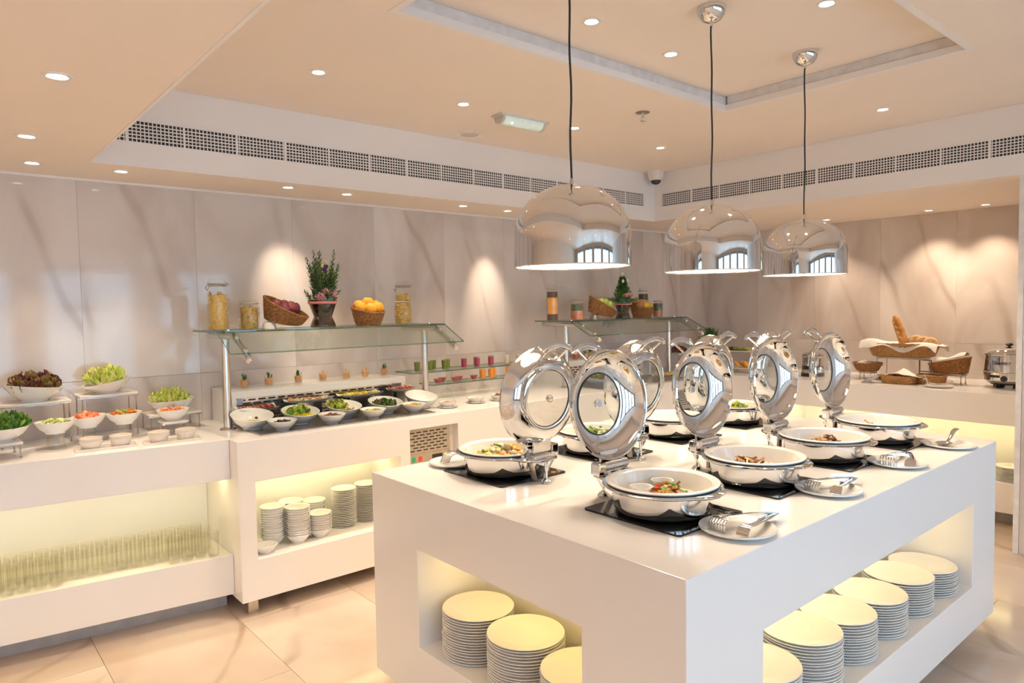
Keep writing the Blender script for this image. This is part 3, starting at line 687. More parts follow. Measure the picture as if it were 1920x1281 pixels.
# ------------------------------------------------------------------ serving plates with tongs
def tongs(loc, rz, label, spread=.075, lift=.0):
    t = thing('serving_tongs', label, 'tongs', loc, rz, 'serving tongs on plates')
    # apex at +x, two flat arms run to -x; one ends in a tined claw, the other in a flat claw
    def arm(y, z):
        return MB().tube([(.175,-.02,.014),(.16,-.02+(y+.02)*.08,.017),(.09,(y-.02)*.5+.0,.016+z),(0.0,y,.022+z),(-.035,y,.026+z)], [.010,.012,.012,.009,.008], 8, flat=.16)
    obj('arm', arm(.028, .010), CHROME, t); obj('arm', arm(-.050, .004), CHROME, t)
    fk = MB()
    fk.grid(lambda u, v: (-.033-.020*v, .028+(u-.5)*(.02+.030*min(1, v*2)), .037-.004*v*v), 6, 4)
    for k in range(6):
        yy = .028+(k-2.5)*.0092
        fk.tube([(-.052,yy,.033),(-.062,yy,.026),(-.064,yy,.008),(-.060,yy,.002)], .0034, 6, flat=.5)
    obj('tined_claw', fk, CHROME, t)
    sc = MB().grid(lambda u, v: (-.033-.030*math.sin(v*PI/2), -.050+(u-.5)*(.018+.020*min(1, v*2.5)), .032-.030*(1-math.cos(v*PI/2))), 6, 8)
    obj('flat_claw', sc, CHROME, t)
    return t
GP = 'serving plates on the island'
def splate(x, y, label):
    o = bpy.data.objects.new('serving_plate', PLS); COL.objects.link(o); o.location = (x, y, .9003); tag(o, label, 'plate', GP)
splate(1.742, 1.068, 'white plate holding tongs at the island corner closest to the camera'); tongs((1.742, 1.066, .9065), 0, 'polished tongs with tined claw on the plate closest to the camera')
splate(2.330, 1.083, 'white plate holding tongs between the first two window-side dishes'); tongs((2.330, 1.083, .9065), .03, 'polished tongs with tined claw on the second window-side plate')
splate(2.905, 1.078, 'white plate holding tongs before the third window-side dish'); tongs((2.905, 1.078, .9065), .25, 'polished tongs lying askew on the third window-side plate')
splate(3.425, 1.062, 'white plate with a serving spoon at the far island corner')
t = thing('serving_spoon', 'steel serving spoon with raised handle on the far corner plate', 'spoon', (3.425, 1.062, .907))
obj('spoon_bowl', MB().grid(lambda u, v: (-.055+.048*math.cos(2*PI*u)*v, .032*math.sin(2*PI*u)*v, .004+.014*v*v), 20, 6, wrap=True), CHROME, t)
obj('handle', MB().tube([(-.010,0,.018),(.025,0,.030),(.06,0,.052),(.10,0,.060),(.125,0,.052)], [.006,.007,.010,.012,.008], 8, flat=.35), CHROME, t)
splate(1.660, 2.322, 'white plate holding a serving fork on the salad side of the island')
t = thing('serving_fork', 'steel many-tined serving fork resting on the salad-side plate', 'fork', (1.660, 2.322, .907))
m = MB()
for k in range(6): 
    a = -.6+.10*k; yy = -.026+.0105*k
    m.tube([(.03,.02+yy*.4,.040),(-.005,.016+yy,.045),(-.035,.01+yy,.030),(-.052,.006+yy,.004)], .0032, 6, flat=.55)
m.grid(lambda u, v: (.03+.03*v, .02+(u-.5)*(.028-.016*v), .040-.012*v), 5, 3)
obj('tines', m, CHROME, t)
obj('handle', MB().tube([(.058,.020,.028),(.085,-.015,.020),(.115,-.075,.022),(.13,-.12,.026)], [.006,.007,.010,.010], 8, flat=.35), CHROME, t)

# ------------------------------------------------------------------ salad counter: stands, bowls, greens
def serve_bowl(r, h, tilt=0.0, foot=.48, n=36, az=PI/2):
    mb = MB().lathe(bowl_prof(r, h, foot), n)
    if tilt: mb.v = [(x, y, z + tilt*(x*math.cos(az)+y*math.sin(az))*min(1, z/h)) for x, y, z in mb.v]
    return mb
def leaf(mb, p, ang, el, l, w, curl, frill, mi, rot=0.0):
    d = Vector((math.cos(ang)*math.cos(el), math.sin(ang)*math.cos(el), math.sin(el)))
    s = Vector((-math.sin(ang), math.cos(ang), 0)); nrm = s.cross(d)
    s2 = s*math.cos(rot)+nrm*math.sin(rot); n2 = s2.cross(d)
    ph = rnd.uniform(0, 6)
    def fn(u, v):
        ww = w*(.25+.75*math.sin(PI*min(1, .12+v*.75)))
        q = Vector(p) + d*(l*v) + s2*((u-.5)*ww) + n2*(-curl*l*v*v + (frill*math.sin(ph+u*9+v*7))*v + .25*ww*(abs(u-.5)*2)**2)
        return tuple(q)
    mb.grid(fn, 4, 4, True, mi)
def leaf_heap(n, rx, ry, z0, h, size, nm, frill=.010, upright=.6, w=.8, cx=0, cy=0):
    mb = MB()
    for k in range(n):
        a = rnd.uniform(0, 2*PI); q = math.sqrt(rnd.random())*.85
        x, y = cx+rx*q*math.cos(a), cy+ry*q*math.sin(a); z = z0+h*(1-q*q*.9)*rnd.uniform(.2, .8)
        s = size*rnd.uniform(.7, 1.2)
        leaf(mb, (x, y, z), a+rnd.uniform(-1, 1), upright*rnd.uniform(.2, 1.5), s, s*w, rnd.uniform(.1, .6), frill, rnd.randrange(nm), rnd.uniform(-.8,.8))
    return mb
STANDTOP = pm('stand_board', (.80,.74,.67), .25, var=.02)
def stand(loc, w, d, h, label, rz=0.0, top=STANDTOP, group='wire serving stands'):
    t = thing('serving_stand', label, 'stand', loc, rz, group)
    N = 8; poly = []
    for k in range(N+1): u = k/N*2-1; poly.append((u*w/2, -d/2-.012*(1-u*u)))
    for k in range(N+1): u = 1-k/N*2; poly.append((u*w/2, d/2+.012*(1-u*u)))
    obj('board', MB().prism(poly, h-.012, h), top, t, bevel=.002)
    fr = MB().tube([(x*1.0, y*1.0, h-.014) for x, y in poly[::2]], .0028, 6, closed=True)
    obj('rim_wire', fr, WIRE, t)
    for sx in (-1, 1):
        for sy in (-1, 1):
            x, y = sx*(w/2-.012), sy*(d/2-.008)
            obj('leg', MB().cyl((x, y, h-.014), (x*1.02, y*1.02, .006), .0034, .0034, 8).ball((x*1.02, y*1.02, .006), .006, 8, 6), WIRE, t)
    return t
Z9 = .9003
GS = 'wire stands along the salad counter'
stand((.415, 4.20, Z9), .300, .19, .215, 'tall wire stand with pale board under the red lettuce bowl', 0, group=GS)
stand((.735, 4.20, Z9), .270, .19, .227, 'tall wire stand with pale board under the green lettuce bowl', 0, group=GS)
stand((1.050, 4.20, Z9), .270, .19, .092, 'low wire stand with pale board under the shredded lettuce bowl', 0, group=GS)
stand((.175, 3.90, Z9), .300, .19, .075, 'low wire stand carrying the bowl of leafy herbs at the picture edge', .05, group=GS)
GB2 = 'white bowls on the salad counter'
def bowl_on(x, y, z, r, h, label, tilt=0.0, az=PI/2, group=GB2): return solo('serving_bowl', label, 'bowl', serve_bowl(r, h, tilt, az=az), PORC, (x, y, z), 0, group)
bowl_on(.418, 4.19, Z9+.2155, .125, .078, 'white bowl of red lettuce on a tall stand', .12, PI)
bowl_on(.735, 4.19, Z9+.2275, .116, .062, 'white tilted bowl of pale green lettuce on a tall stand', -.18, PI)
bowl_on(1.048, 4.18, Z9+.0925, .116, .070, 'white bowl of shredded pale lettuce on a low stand', -.05, PI)
bowl_on(.245, 3.89, Z9+.0755, .122, .066, 'white bowl of leafy herbs at the picture edge')
solo('red_lettuce', 'frilly dark red lettuce heaped in a white bowl', 'salad', leaf_heap(230, .105, .095, .05, .075, .046, 3, .008, .8, 1.1), [LOLLO, LOLLO2, LOLLO], (.418, 4.19, Z9+.2155), 0, None, 'stuff')
solo('green_lettuce', 'bright pale green lettuce leaves piled in a tilted bowl', 'salad', leaf_heap(110, .088, .085, .045, .062, .058, 2, .006, .9, .55), [LETT, LETT2], (.735, 4.19, Z9+.2275), 0, None, 'stuff')
solo('shredded_lettuce', 'shredded cream and green lettuce heaped in a bowl', 'salad', leaf_heap(240, .095, .092, .045, .072, .040, 3, .006, .9, .45), [LETT2, LETT2, LETT], (1.048, 4.18, Z9+.0925), 0, None, 'stuff')
solo('leafy_herbs', 'fresh green leafy herbs spilling over a bowl by picture edge', 'salad', leaf_heap(210, .115, .11, .045, .075, .046, 2, .004, .8, .5), [ROCKET, GREENM], (.245, 3.89, Z9+.0755), 0, None, 'stuff')
CUC, TOM = FM('cucumber', (.62,.70,.30)), FM('tomato', (.80,.16,.06))
GLB = MB().lathe([(0,.0),(.036,.0),(.041,.004),(.036,.074),(.033,.074),(.034,.012),(0,.010)], 24)
glb_me = GLB.mesh('glass_riser', TUMB)
for (x, y, what) in ((.473, 3.97, 'cucumber'), (.620, 4.045, 'tomato'), (.783, 4.04, 'pepper')):
    o = bpy.data.objects.new('glass_riser', glb_me); COL.objects.link(o); o.location = (x, y, Z9); tag(o, 'clear upturned glass carrying the %s bowl' % what, 'glass', 'glass risers under salad bowls')
RZ = Z9+.0742
bowl_on(.473, 3.97, RZ, .087, .058, 'white bowl of cucumber slices on a glass riser')
bowl_on(.620, 4.045, RZ, .084, .058, 'white bowl of tomato wedges on a glass riser', .06, 0)
bowl_on(.783, 4.04, RZ, .084, .058, 'white bowl of sliced peppers on a glass riser', .03, 0)
stand((1.005, 3.985, Z9), .125, .11, .072, 'small wire stand under the grated carrot bowl', 0, group=GS)
bowl_on(1.005, 3.985, Z9+.0725, .082, .060, 'white bowl of grated carrot on a small wire stand', .02, 0)
solo('cucumber_slices', 'sliced cucumber heaped in a white bowl', 'salad', chunks(MB(), 70, .060, .060, .042, .026, .032, 2, 'disc'), [CUC, PEAG], (.473, 3.97, RZ), 0, None, 'stuff')
solo('tomato_wedges', 'red tomato wedges heaped in a white bowl', 'salad', chunks(MB(), 55, .056, .056, .044, .034, .030, 2, 'ball'), [TOM, FM('tomato_pale', (.88,.36,.18))], (.620, 4.045, RZ), 0, None, 'stuff')
solo('pepper_strips', 'red, yellow and green pepper strips in a bowl', 'salad', chunks(MB(), 70, .056, .056, .046, .026, .022, 3, 'strip'), [YELL, REDP, PEAG], (.783, 4.04, RZ), 0, None, 'stuff')
solo('grated_carrot', 'orange grated carrot filling a white bowl', 'salad', chunks(MB(), 150, .058, .058, .048, .022, .014, 2, 'strip'), [CARR, SALM], (1.005, 3.985, Z9+.0725), 0, None, 'stuff')
CTR = pm('cream_ceramic', (.80,.73,.65), .25, var=.02)
def dressing_tray(x, y, rz, label, l1, l2, c1, c2):
    ca, sa = math.cos(rz), math.sin(rz)
    m = MB().box(-.13, -.048, 0, .13, .048, .007).box(-.13, -.048, .007, .13, -.043, .012).box(-.13, .043, .007, .13, .048, .012).box(-.13, -.043, .007, -.125, .043, .012).box(.125, -.043, .007, .13, .043, .012)
    solo('dressing_tray', label, 'tray', m, CTR, (x, y, Z9), rz, 'dressing trays on the salad counter')
    for s, lb, cc in ((-1, l1, c1), (1, l2, c2)):
        px, py = x+ca*s*.062, y+sa*s*.062
        t = thing('dressing_pot', lb, 'bowl', (px, py, Z9+.0072), rz, 'dressing pots on trays')
        obj('pot', MB().lathe([(0,0),(.032,0),(.040,.010),(.048,.040),(.050,.052),(.046,.053),(.044,.042),(.036,.012),(0,.010)], 28), CTR, t)
        obj('pot_lip', MB().tube([(.049*math.cos(2*PI*k/28), .049*math.sin(2*PI*k/28), .035) for k in range(28)], .0022, 6, closed=True), CTR, t)
        obj('dressing', MB().lathe([(0,.040),(.043,.040),(.041,.036),(0,.036)], 24), cc, t)
DR1, DR2 = pm('creamy_dressing', (.78,.60,.45), .3), pm('herb_dressing', (.55,.45,.25), .3)
dressing_tray(.654, 3.792, -.10, 'cream tray with two dressing pots before the tomato bowl', 'dressing pot beside the cucumber bowl on a cream tray', 'dressing pot below the pepper bowl on a cream tray', DR1, DR1)
dressing_tray(.938, 3.742, -.10, 'cream tray with two dressing pots before the carrot bowl', 'dressing pot below the carrot bowl, pepper bowl side', 'dressing pot with greenish dressing near the shelf post', DR1, DR2)

# ------------------------------------------------------------------ glass sneeze-guard shelf units
def shelf_unit(x0, x1, zt, px0, px1, label):
    t = thing('glass_shelf_unit', label, 'shelf', (x0, 3.88, Z9), 0, 'glass shelf units over the cold buffet')
    o = (-x0, -3.88, -Z9); yb, ym, yf, zf = 4.17, 3.76, 3.55, zt-.108
    m = MB().box(x0, ym, zt-.009, x1, yb, zt)
    for k in range(len(m.f)): m.mi[k] = 0 if k in (0, 1) else 1
    obj('top_glass', m, [PANEG, EDGEG], t, o)
    dv = Vector((0, yf-ym, zf-zt)).normalized(); nv = Vector((0, -dv.z, dv.y)); 
    if nv.z < 0: nv = -nv
    a, b = Vector((0, ym-.004, zt-.003)), Vector((0, yf, zf)); th = nv*-.009
    P = [a, b, b+th, a+th]
    vs = [(x, q.y, q.z) for x in (x0, x1) for q in P]
    m = MB().add(vs, [(0,1,5,4)], False, 0).add(vs, [(3,7,6,2)], False, 0).add(vs, [(0,4,7,3),(1,2,6,5),(0,3,2,1),(4,5,6,7)], False, 1)
    obj('front_glass', m, [PANEG, EDGEG], t, o)
    for px in (px0, px1):
        p = obj('post', MB().cyl((px,3.90,Z9+.004),(px,3.90,zt-.032),.0225,.0225,24), STEELL, t, o)
        obj('base_flange', MB().lathe([(0,.010),(.030,.010),(.042,.006),(.044,0)], 28, Matrix.Translation((px,3.90,Z9))), STEELL, p)
        off = nv*-.028
        a2, b2 = a+off, a+(b-a)*1.10+off
        arm = MB().tube([(px,4.16,zt-.030),(px,4.0,zt-.030),(px,3.80,zt-.030),(px,a2.y,a2.z),(px,b2.y,b2.z)], .0195, 18)
        arm.ball((px,b2.y,b2.z), .0195, 16, 10)
        obj('arm', arm, STEELL, t, o)
        for yy, zz in ((4.10, zt), (3.84, zt)):
            obj('clamp', MB().cyl((px,yy,zz-.02),(px,yy,zz+.006),.012,.012,14), CHROME, t, o)
        for f in (.25, .85):
            q = a+(b-a)*f
            obj('clamp', MB().cyl((px,q.y-nv.y*.02,q.z-nv.z*.02),(px,q.y+nv.y*.006,q.z+nv.z*.006),.012,.012,14), CHROME, t, o)
    return t
ZT1, ZT2 = 1.445, 1.430
shelf_unit(1.175, 2.625, ZT1, 1.262, 2.555, 'glass shelf on steel posts over the cold bowls, holding red and orange fruit')
shelf_unit(3.800, 5.300, ZT2, 3.885, 5.215, 'glass shelf on steel posts beyond the pendants, holding green apples and drinks jars')

# jars
def jar(x, y, z, r, h, label, cname, clabel, fill, layers, tall=True, clip=True, group='clip-top jars on the glass shelves'):
    t = thing('storage_jar', label, 'jar', (x, y, z), rnd.uniform(-.3, .3), group)
    nk = r*.80; hs = h*.80
    obj('glass_body', MB().lathe([(0,.003),(r*.9,.0),(r,.012),(r,hs*.90),(r*.93,hs*.97),(nk,hs*1.03),(nk,h*.90)], 30), GLASS, t)
    obj('glass_lid', MB().lathe([(nk+.004,h*.90),(nk+.006,h*.93),(nk*.9,h*.985),(nk*.75,h),(0,h)], 30), GLASS, t)
    obj('lid_ring', MB().tube([((nk+.004)*math.cos(2*PI*k/28), (nk+.004)*math.sin(2*PI*k/28), h*.895) for k in range(28)], .004, 8, closed=True), pm('jar_rubber', (.50,.40,.26), .5), t)
    if clip:
        w = MB().tube([((nk+.007)*math.cos(2*PI*k/28), (nk+.007)*math.sin(2*PI*k/28), h*.86) for k in range(28)], .0022, 6, closed=True)
        obj('wire_band', w, WIRE, t)
        obj('wire_clip', MB().tube([(nk+.006,-.02,h*.86),(nk+.014,-.018,h*.90),(nk+.015,0,h*.92),(nk+.014,.018,h*.90),(nk+.006,.02,h*.86)], .0022, 6), WIRE, t)
        obj('wire_clip', MB().tube([(-nk-.006,-.02,h*.86),(-nk-.014,-.016,h*.82),(-nk-.017,0,h*.77),(-nk-.014,.016,h*.82),(-nk-.006,.02,h*.86)], .0022, 6), WIRE, t)
    mb, mats = fill(r-.004, hs)
    solo(cname, clabel, 'jar contents', mb, mats, (x, y, z+.004), 0, None, 'stuff')
PASTA = FM('pasta', (.78,.50,.14)); PASTA2 = FM('pasta_dark', (.58,.36,.10)); PASTA3 = FM('pasta_green', (.42,.36,.12))
def twirls(fr, size, n, mats):
    def f(r, hs):
        mb = MB()
        for k in range(n):
            a, q = rnd.uniform(0, 2*PI), math.sqrt(rnd.random())*(r-size*.5)
            z = size*.4+rnd.random()*(hs*fr-size)
            mb.rbox((q*math.cos(a), q*math.sin(a), z), (size*1.5, size*.42, size*.42), rotm('Z', rnd.uniform(0,360)) @ rotm('Y', rnd.uniform(-50,50)), rnd.randrange(len(mats)))
        mb.lathe([(0,0),(r*.86,0),(r*.90,.01),(r*.90,hs*fr*.9),(0,hs*fr*.92)], 24, None, len(mats)-1)
        return mb, mats
    return f
def liquid(cols):
    def f(r, hs):
        mb = MB(); z = 0
        for i, (fr, m) in enumerate(cols):
            z2 = z+hs*fr; mb.lathe([(0,z),(r*.97,z),(r*.97,z2),(0,z2)], 28, None, i); z = z2
        return mb, [m for _, m in cols]
    return f
AMB = pm('amber_drink', (.88,.46,.10), .15, c2=(.78,.32,.08), scale=14); PINKD = pm('pink_drink', (.82,.36,.20), .15, c2=(.66,.22,.12), scale=14)
SEED = FM('dark_seeds', (.13,.075,.05)); GRN = FM('green_mix', (.16,.18,.09))
jar(1.253, 3.97, ZT1, .054, .285, 'tall clip-top jar of pale pasta near the shelf post', 'pasta_nests', 'pale yellow pasta filling the tall jar by the red plums', twirls(.92, .022, 190, [PASTA, PASTA]), 0)
jar(1.418, 3.95, ZT1, .056, .163, 'short squat jar of pasta beside the red fruit basket', 'pasta_twists', 'brown and green pasta twists in the short jar by the plums', twirls(1.0, .017, 240, [PASTA3, PASTA, PASTA2]), 0, clip=False)
jar(2.395, 3.90, ZT1, .056, .162, 'short squat jar of pasta in front of the tall jar, by the oranges', 'pasta_twists', 'brown and green pasta twists in the short jar by the oranges', twirls(1.0, .017, 240, [PASTA3, PASTA, PASTA2]), 0, clip=False)
jar(2.490, 4.05, ZT1, .054, .285, 'tall clip-top jar of pale pasta behind a short jar', 'pasta_nests', 'pale yellow pasta in the tall jar by the oranges', twirls(.92, .022, 190, [PASTA, PASTA]), 0)
jar(3.790, 3.95, ZT2, .047, .280, 'tall jar of amber drink with dark top, at the far shelf edge', 'layered_drink', 'amber drink with dark seeds in the tall jar by the apples', liquid([(.22, SEED), (.58, AMB), (.20, SEED)]), 0, clip=False)
jar(4.065, 3.95, ZT2, .054, .162, 'short jar half pink half dark, beside the green apples', 'layered_drink', 'pink drink under dark layer in the short jar by the apples', liquid([(.55, PINKD), (.40, GRN)]), 0, clip=False)
jar(5.050, 4.06, ZT2, .047, .270, 'tall jar of amber drink behind the potato basket', 'layered_drink', 'amber drink with dark top behind the potato basket', liquid([(.72, AMB), (.25, SEED)]), 0, clip=False)
jar(5.175, 3.99, ZT2, .047, .160, 'short jar with green layer beside the potato basket', 'layered_drink', 'green and pink layers in the short jar by the potatoes', liquid([(.42, PINKD), (.53, GRN)]), 0, clip=False)

# baskets
def basket(name, label, loc, rz, a, b, h0, h1, mat, tilt=0.0, rows=9, n=84, flare=.78, group=None, rim=True, cells=28, square=2.0, tx=0.0):
    # woven bowl: half axes a, b; rim height runs from h0 (at +x) to h1 (at -x)
    t = thing(name, label, 'basket', loc, rz, group); t.rotation_euler = (tx, tilt, rz)
    def rad(an):
        c, s = abs(math.cos(an)), abs(math.sin(an)); return 1/((c/1.0)**square+(s/1.0)**square)**(1/square)
    def top(an): return h0+(h1-h0)*(.5-.5*math.cos(an))
    sub = 4
    def fn_in(off):
        def fn(u, v):
            an = 2*PI*u; f = (flare+(1-flare)*v**.8)*rad(an); r_ = int(v*rows*.999)
            bul = abs(math.sin(PI*v*rows))*(1 if off == 0 else -.3)
            w = .0040*math.cos(cells*an + PI*(r_ % 2))*abs(math.sin(PI*v*rows)) + .0026*bul
            return ((a*f+w-off)*math.cos(an), (b*f+w-off)*math.sin(an), top(an)*v)
        return fn
    obj('woven_wall', MB().grid(fn_in(0), n*2, rows*sub, True, 0, True).grid(lambda u, v: fn_in(.006)(1-u, v), n, rows, True, 0, True), mat, t)
    obj('woven_base', MB().lathe([(0,.0),(.99,.0),(.99,.006),(0,.006)], 36, Matrix.Diagonal((a*flare, b*flare, 1, 1))), mat, t)
    if rim:
        m = MB()
        for ph in (0, PI):
            m.tube([((a*rad(2*PI*k/72)+.003*math.cos(18*2*PI*k/72+ph))*math.cos(2*PI*k/72), (b*rad(2*PI*k/72)+.003*math.cos(18*2*PI*k/72+ph))*math.sin(2*PI*k/72), top(2*PI*k/72)+.003*math.sin(18*2*PI*k/72+ph)) for k in range(72)], .0042, 6, closed=True)
        obj('braided_rim', m, mat, t)
    return t
GBK = 'fruit baskets on the glass shelves'
def fruit(name, label, cat, mat, c, r, group, squash=.92, stem=True):
    t = thing(name, label, cat, c, rnd.uniform(0, 6), group)
    obj('flesh', MB().lathe([(0,-r*squash*.93),(r*.35,-r*squash*.97),(r*.75,-r*squash*.68),(r,-r*.05),(r*.86,r*squash*.55),(r*.5,r*squash*.92),(r*.18,r*squash*.93),(0,r*squash*.80)], 20), mat, t)
    if stem: obj('stem', MB().tube([(0,0,r*squash*.8),(r*.04,0,r*squash*1.0),(r*.1,0,r*squash*1.12)], r*.05, 6), pm('fruit_stem', (.2,.13,.05), .7) if 'fruit_stem' not in bpy.data.materials else bpy.data.materials['fruit_stem'], t)
    return t
PLUM = pm('plum_skin', (.36,.07,.07), .3, c2=(.17,.035,.06), scale=14); ORAN = pm('orange_peel', (.95,.47,.04), .42, c2=(.88,.38,.02), scale=20, bump=.3, bscale=240)
GAPP = pm('green_apple_skin', (.55,.62,.12), .3, c2=(.40,.52,.08), scale=12); POTM = pm('brown_fruit_skin', (.52,.27,.09), .5, c2=(.38,.18,.06), scale=14); YELF = pm('yellow_fruit_skin', (.80,.56,.08), .4, c2=(.66,.42,.05), scale=14)
t = basket('fruit_basket', 'slanted brown wicker basket of dark red fruit, propped up at one end', (1.612, 3.945, ZT1+.040), -.20, .132, .092, .050, .128, WICKER, .17, group=GBK, tx=.30)
solo('basket_prop', 'small white upturned bowl propping up the red fruit basket', 'bowl', MB().lathe([(.040,0),(.039,.018),(.030,.036),(.012,.043),(0,.044)], 24), PORC, (1.528, 3.945, ZT1), 0)
for i, (dx, dy, dz, lb) in enumerate(((-.045,-.015,.075,'large dark red fruit, highest on the hooded side of the basket'), (.015,.020,.070,'dark red fruit at the back of the slanted basket'), (.030,-.035,.062,'dark red fruit lowest at the front of the slanted basket'), (.072,.005,.055,'dark red fruit at the low end of the slanted basket'), (-.010,-.045,.050,'purple fruit wedged between two red ones'))):
    fruit('red_fruit', lb, 'fruit', PLUM, (1.612+dx, 3.950+dy, ZT1+.062+dz), .037, 'dark red fruit in the slanted basket')
t = basket('fruit_basket', 'round brown wicker basket heaped with oranges', (2.165, 3.945, ZT1+.001), -1.3, .104, .100, .076, .122, WICKER, .0, flare=.70, group=GBK)
obj('handle', MB().tube([(-.085,.045,.122),(-.07,.066,.142),(-.045,.086,.150),(-.02,.095,.140),(.0,.1,.112)], .006, 8), WICKERD, t)
for i, (dx, dy, dz, lb) in enumerate(((-.058,-.020,.100,'orange at the vase side of the round basket'), (-.012,-.062,.092,'orange lowest at the front of the round basket'), (.048,-.040,.098,'orange at the front, jar side of the basket'), (.000,.000,.128,'orange on top of the heap'), (.060,.025,.112,'orange beside the basket handle'), (-.030,.055,.112,'orange at the back of the basket'))):
    fruit('orange', lb, 'fruit', ORAN, (2.165+dx, 3.945+dy, ZT1+dz+.012), .040, 'oranges in the round basket', .95, False)
t = basket('fruit_basket', 'long slanted wicker basket of green apples on the far glass shelf', (4.350, 3.95, ZT2+.040), -.15, .150, .088, .046, .130, WICKER, .17, group=GBK, tx=.26)
solo('basket_prop', 'small grey upturned bowl propping up the apple basket', 'bowl', MB().lathe([(.040,0),(.039,.018),(.030,.034),(.012,.041),(0,.042)], 24), GREYM, (4.270, 3.95, ZT2), 0)
for dx, dy, dz, lb in ((.0,-.01,.082,'yellow-green apple at the hooded side of the long basket'), (.055,.0,.078,'bright green apple on top of the long basket'), (.095,-.01,.055,'pale green apple at the low end of the basket')):
    fruit('green_apple', lb, 'fruit', GAPP, (4.35+dx, 3.955+dy, ZT2+.060+dz), .039, 'green apples in the long basket')
t = basket('fruit_basket', 'round wicker basket of brown and yellow fruit on the far glass shelf', (4.895, 3.95, ZT2+.001), -1.3, .104, .098, .072, .122, WICKER, .0, flare=.72, group=GBK)
for dx, dy, dz, m, lb in ((-.055,.02,.125,POTM,'large brown fruit on top of the far round basket'), (.015,.03,.122,POTM,'brown fruit at the back of the far round basket'), (-.065,-.035,.095,POTM,'brown fruit on the vase side of the far basket'), (-.01,-.055,.090,YELF,'yellow fruit in the middle front of the far basket'), (.05,-.035,.092,YELF,'yellow fruit on the jar side of the far basket'), (.055,.02,.10,YELF,'yellow fruit behind the jar-side one in the far basket')):
    fruit('round_fruit', lb, 'fruit', m, (4.895+dx, 3.95+dy, ZT2+dz+.012), .038, 'fruit in the far round basket', .85, False)

# flower vases
PINKF = pm('pink_petal', (.92,.55,.52), .5, c2=(.86,.42,.42), scale=40); VIOL = pm('violet_petal', (.16,.08,.26), .5); SPR = pm('conifer_sprig', (.15,.22,.07), .55, c2=(.06,.12,.03), scale=40); SPR2 = pm('conifer_sprig_b', (.10,.26,.05), .5, c2=(.04,.13,.02), scale=40)
POTP = pm('vase_potting', (.13,.085,.065), .5, c2=(.22,.15,.11), scale=12); RIBB = pm('pink_ribbon', (.72,.25,.22), .5)
def sprig(mb, p, d, L, n, ll, sp):
    d = Vector(d).normalized(); a = d.orthogonal().normalized(); b = d.cross(a)
    mb.tube([Vector(p), Vector(p)+d*L*.5, Vector(p)+d*L], .0016, 5)
    for k in range(n):
        f = .12+.88*k/n; an = k*2.4; o = a*math.cos(an)+b*math.sin(an)
        q = Vector(p)+d*(L*f); l = ll*(1.15-f*.7)
        e = q+(d*.75+o*sp).normalized()*l; s = d.cross(o)*l*.15
        mid = q+(e-q)*.5
        mb.add([q, mid+s, e, mid-s], [(0,1,2,3)], False, 0)
def carnation(t, c, r):
    mb = MB()
    for k in range(16):
        a = k*2.4; el = .15+1.3*k/16
        leaf(mb, c, a, el, r, r*.95, .25, r*.14, 0)
    return obj('carnation', mb, PINKF, t)
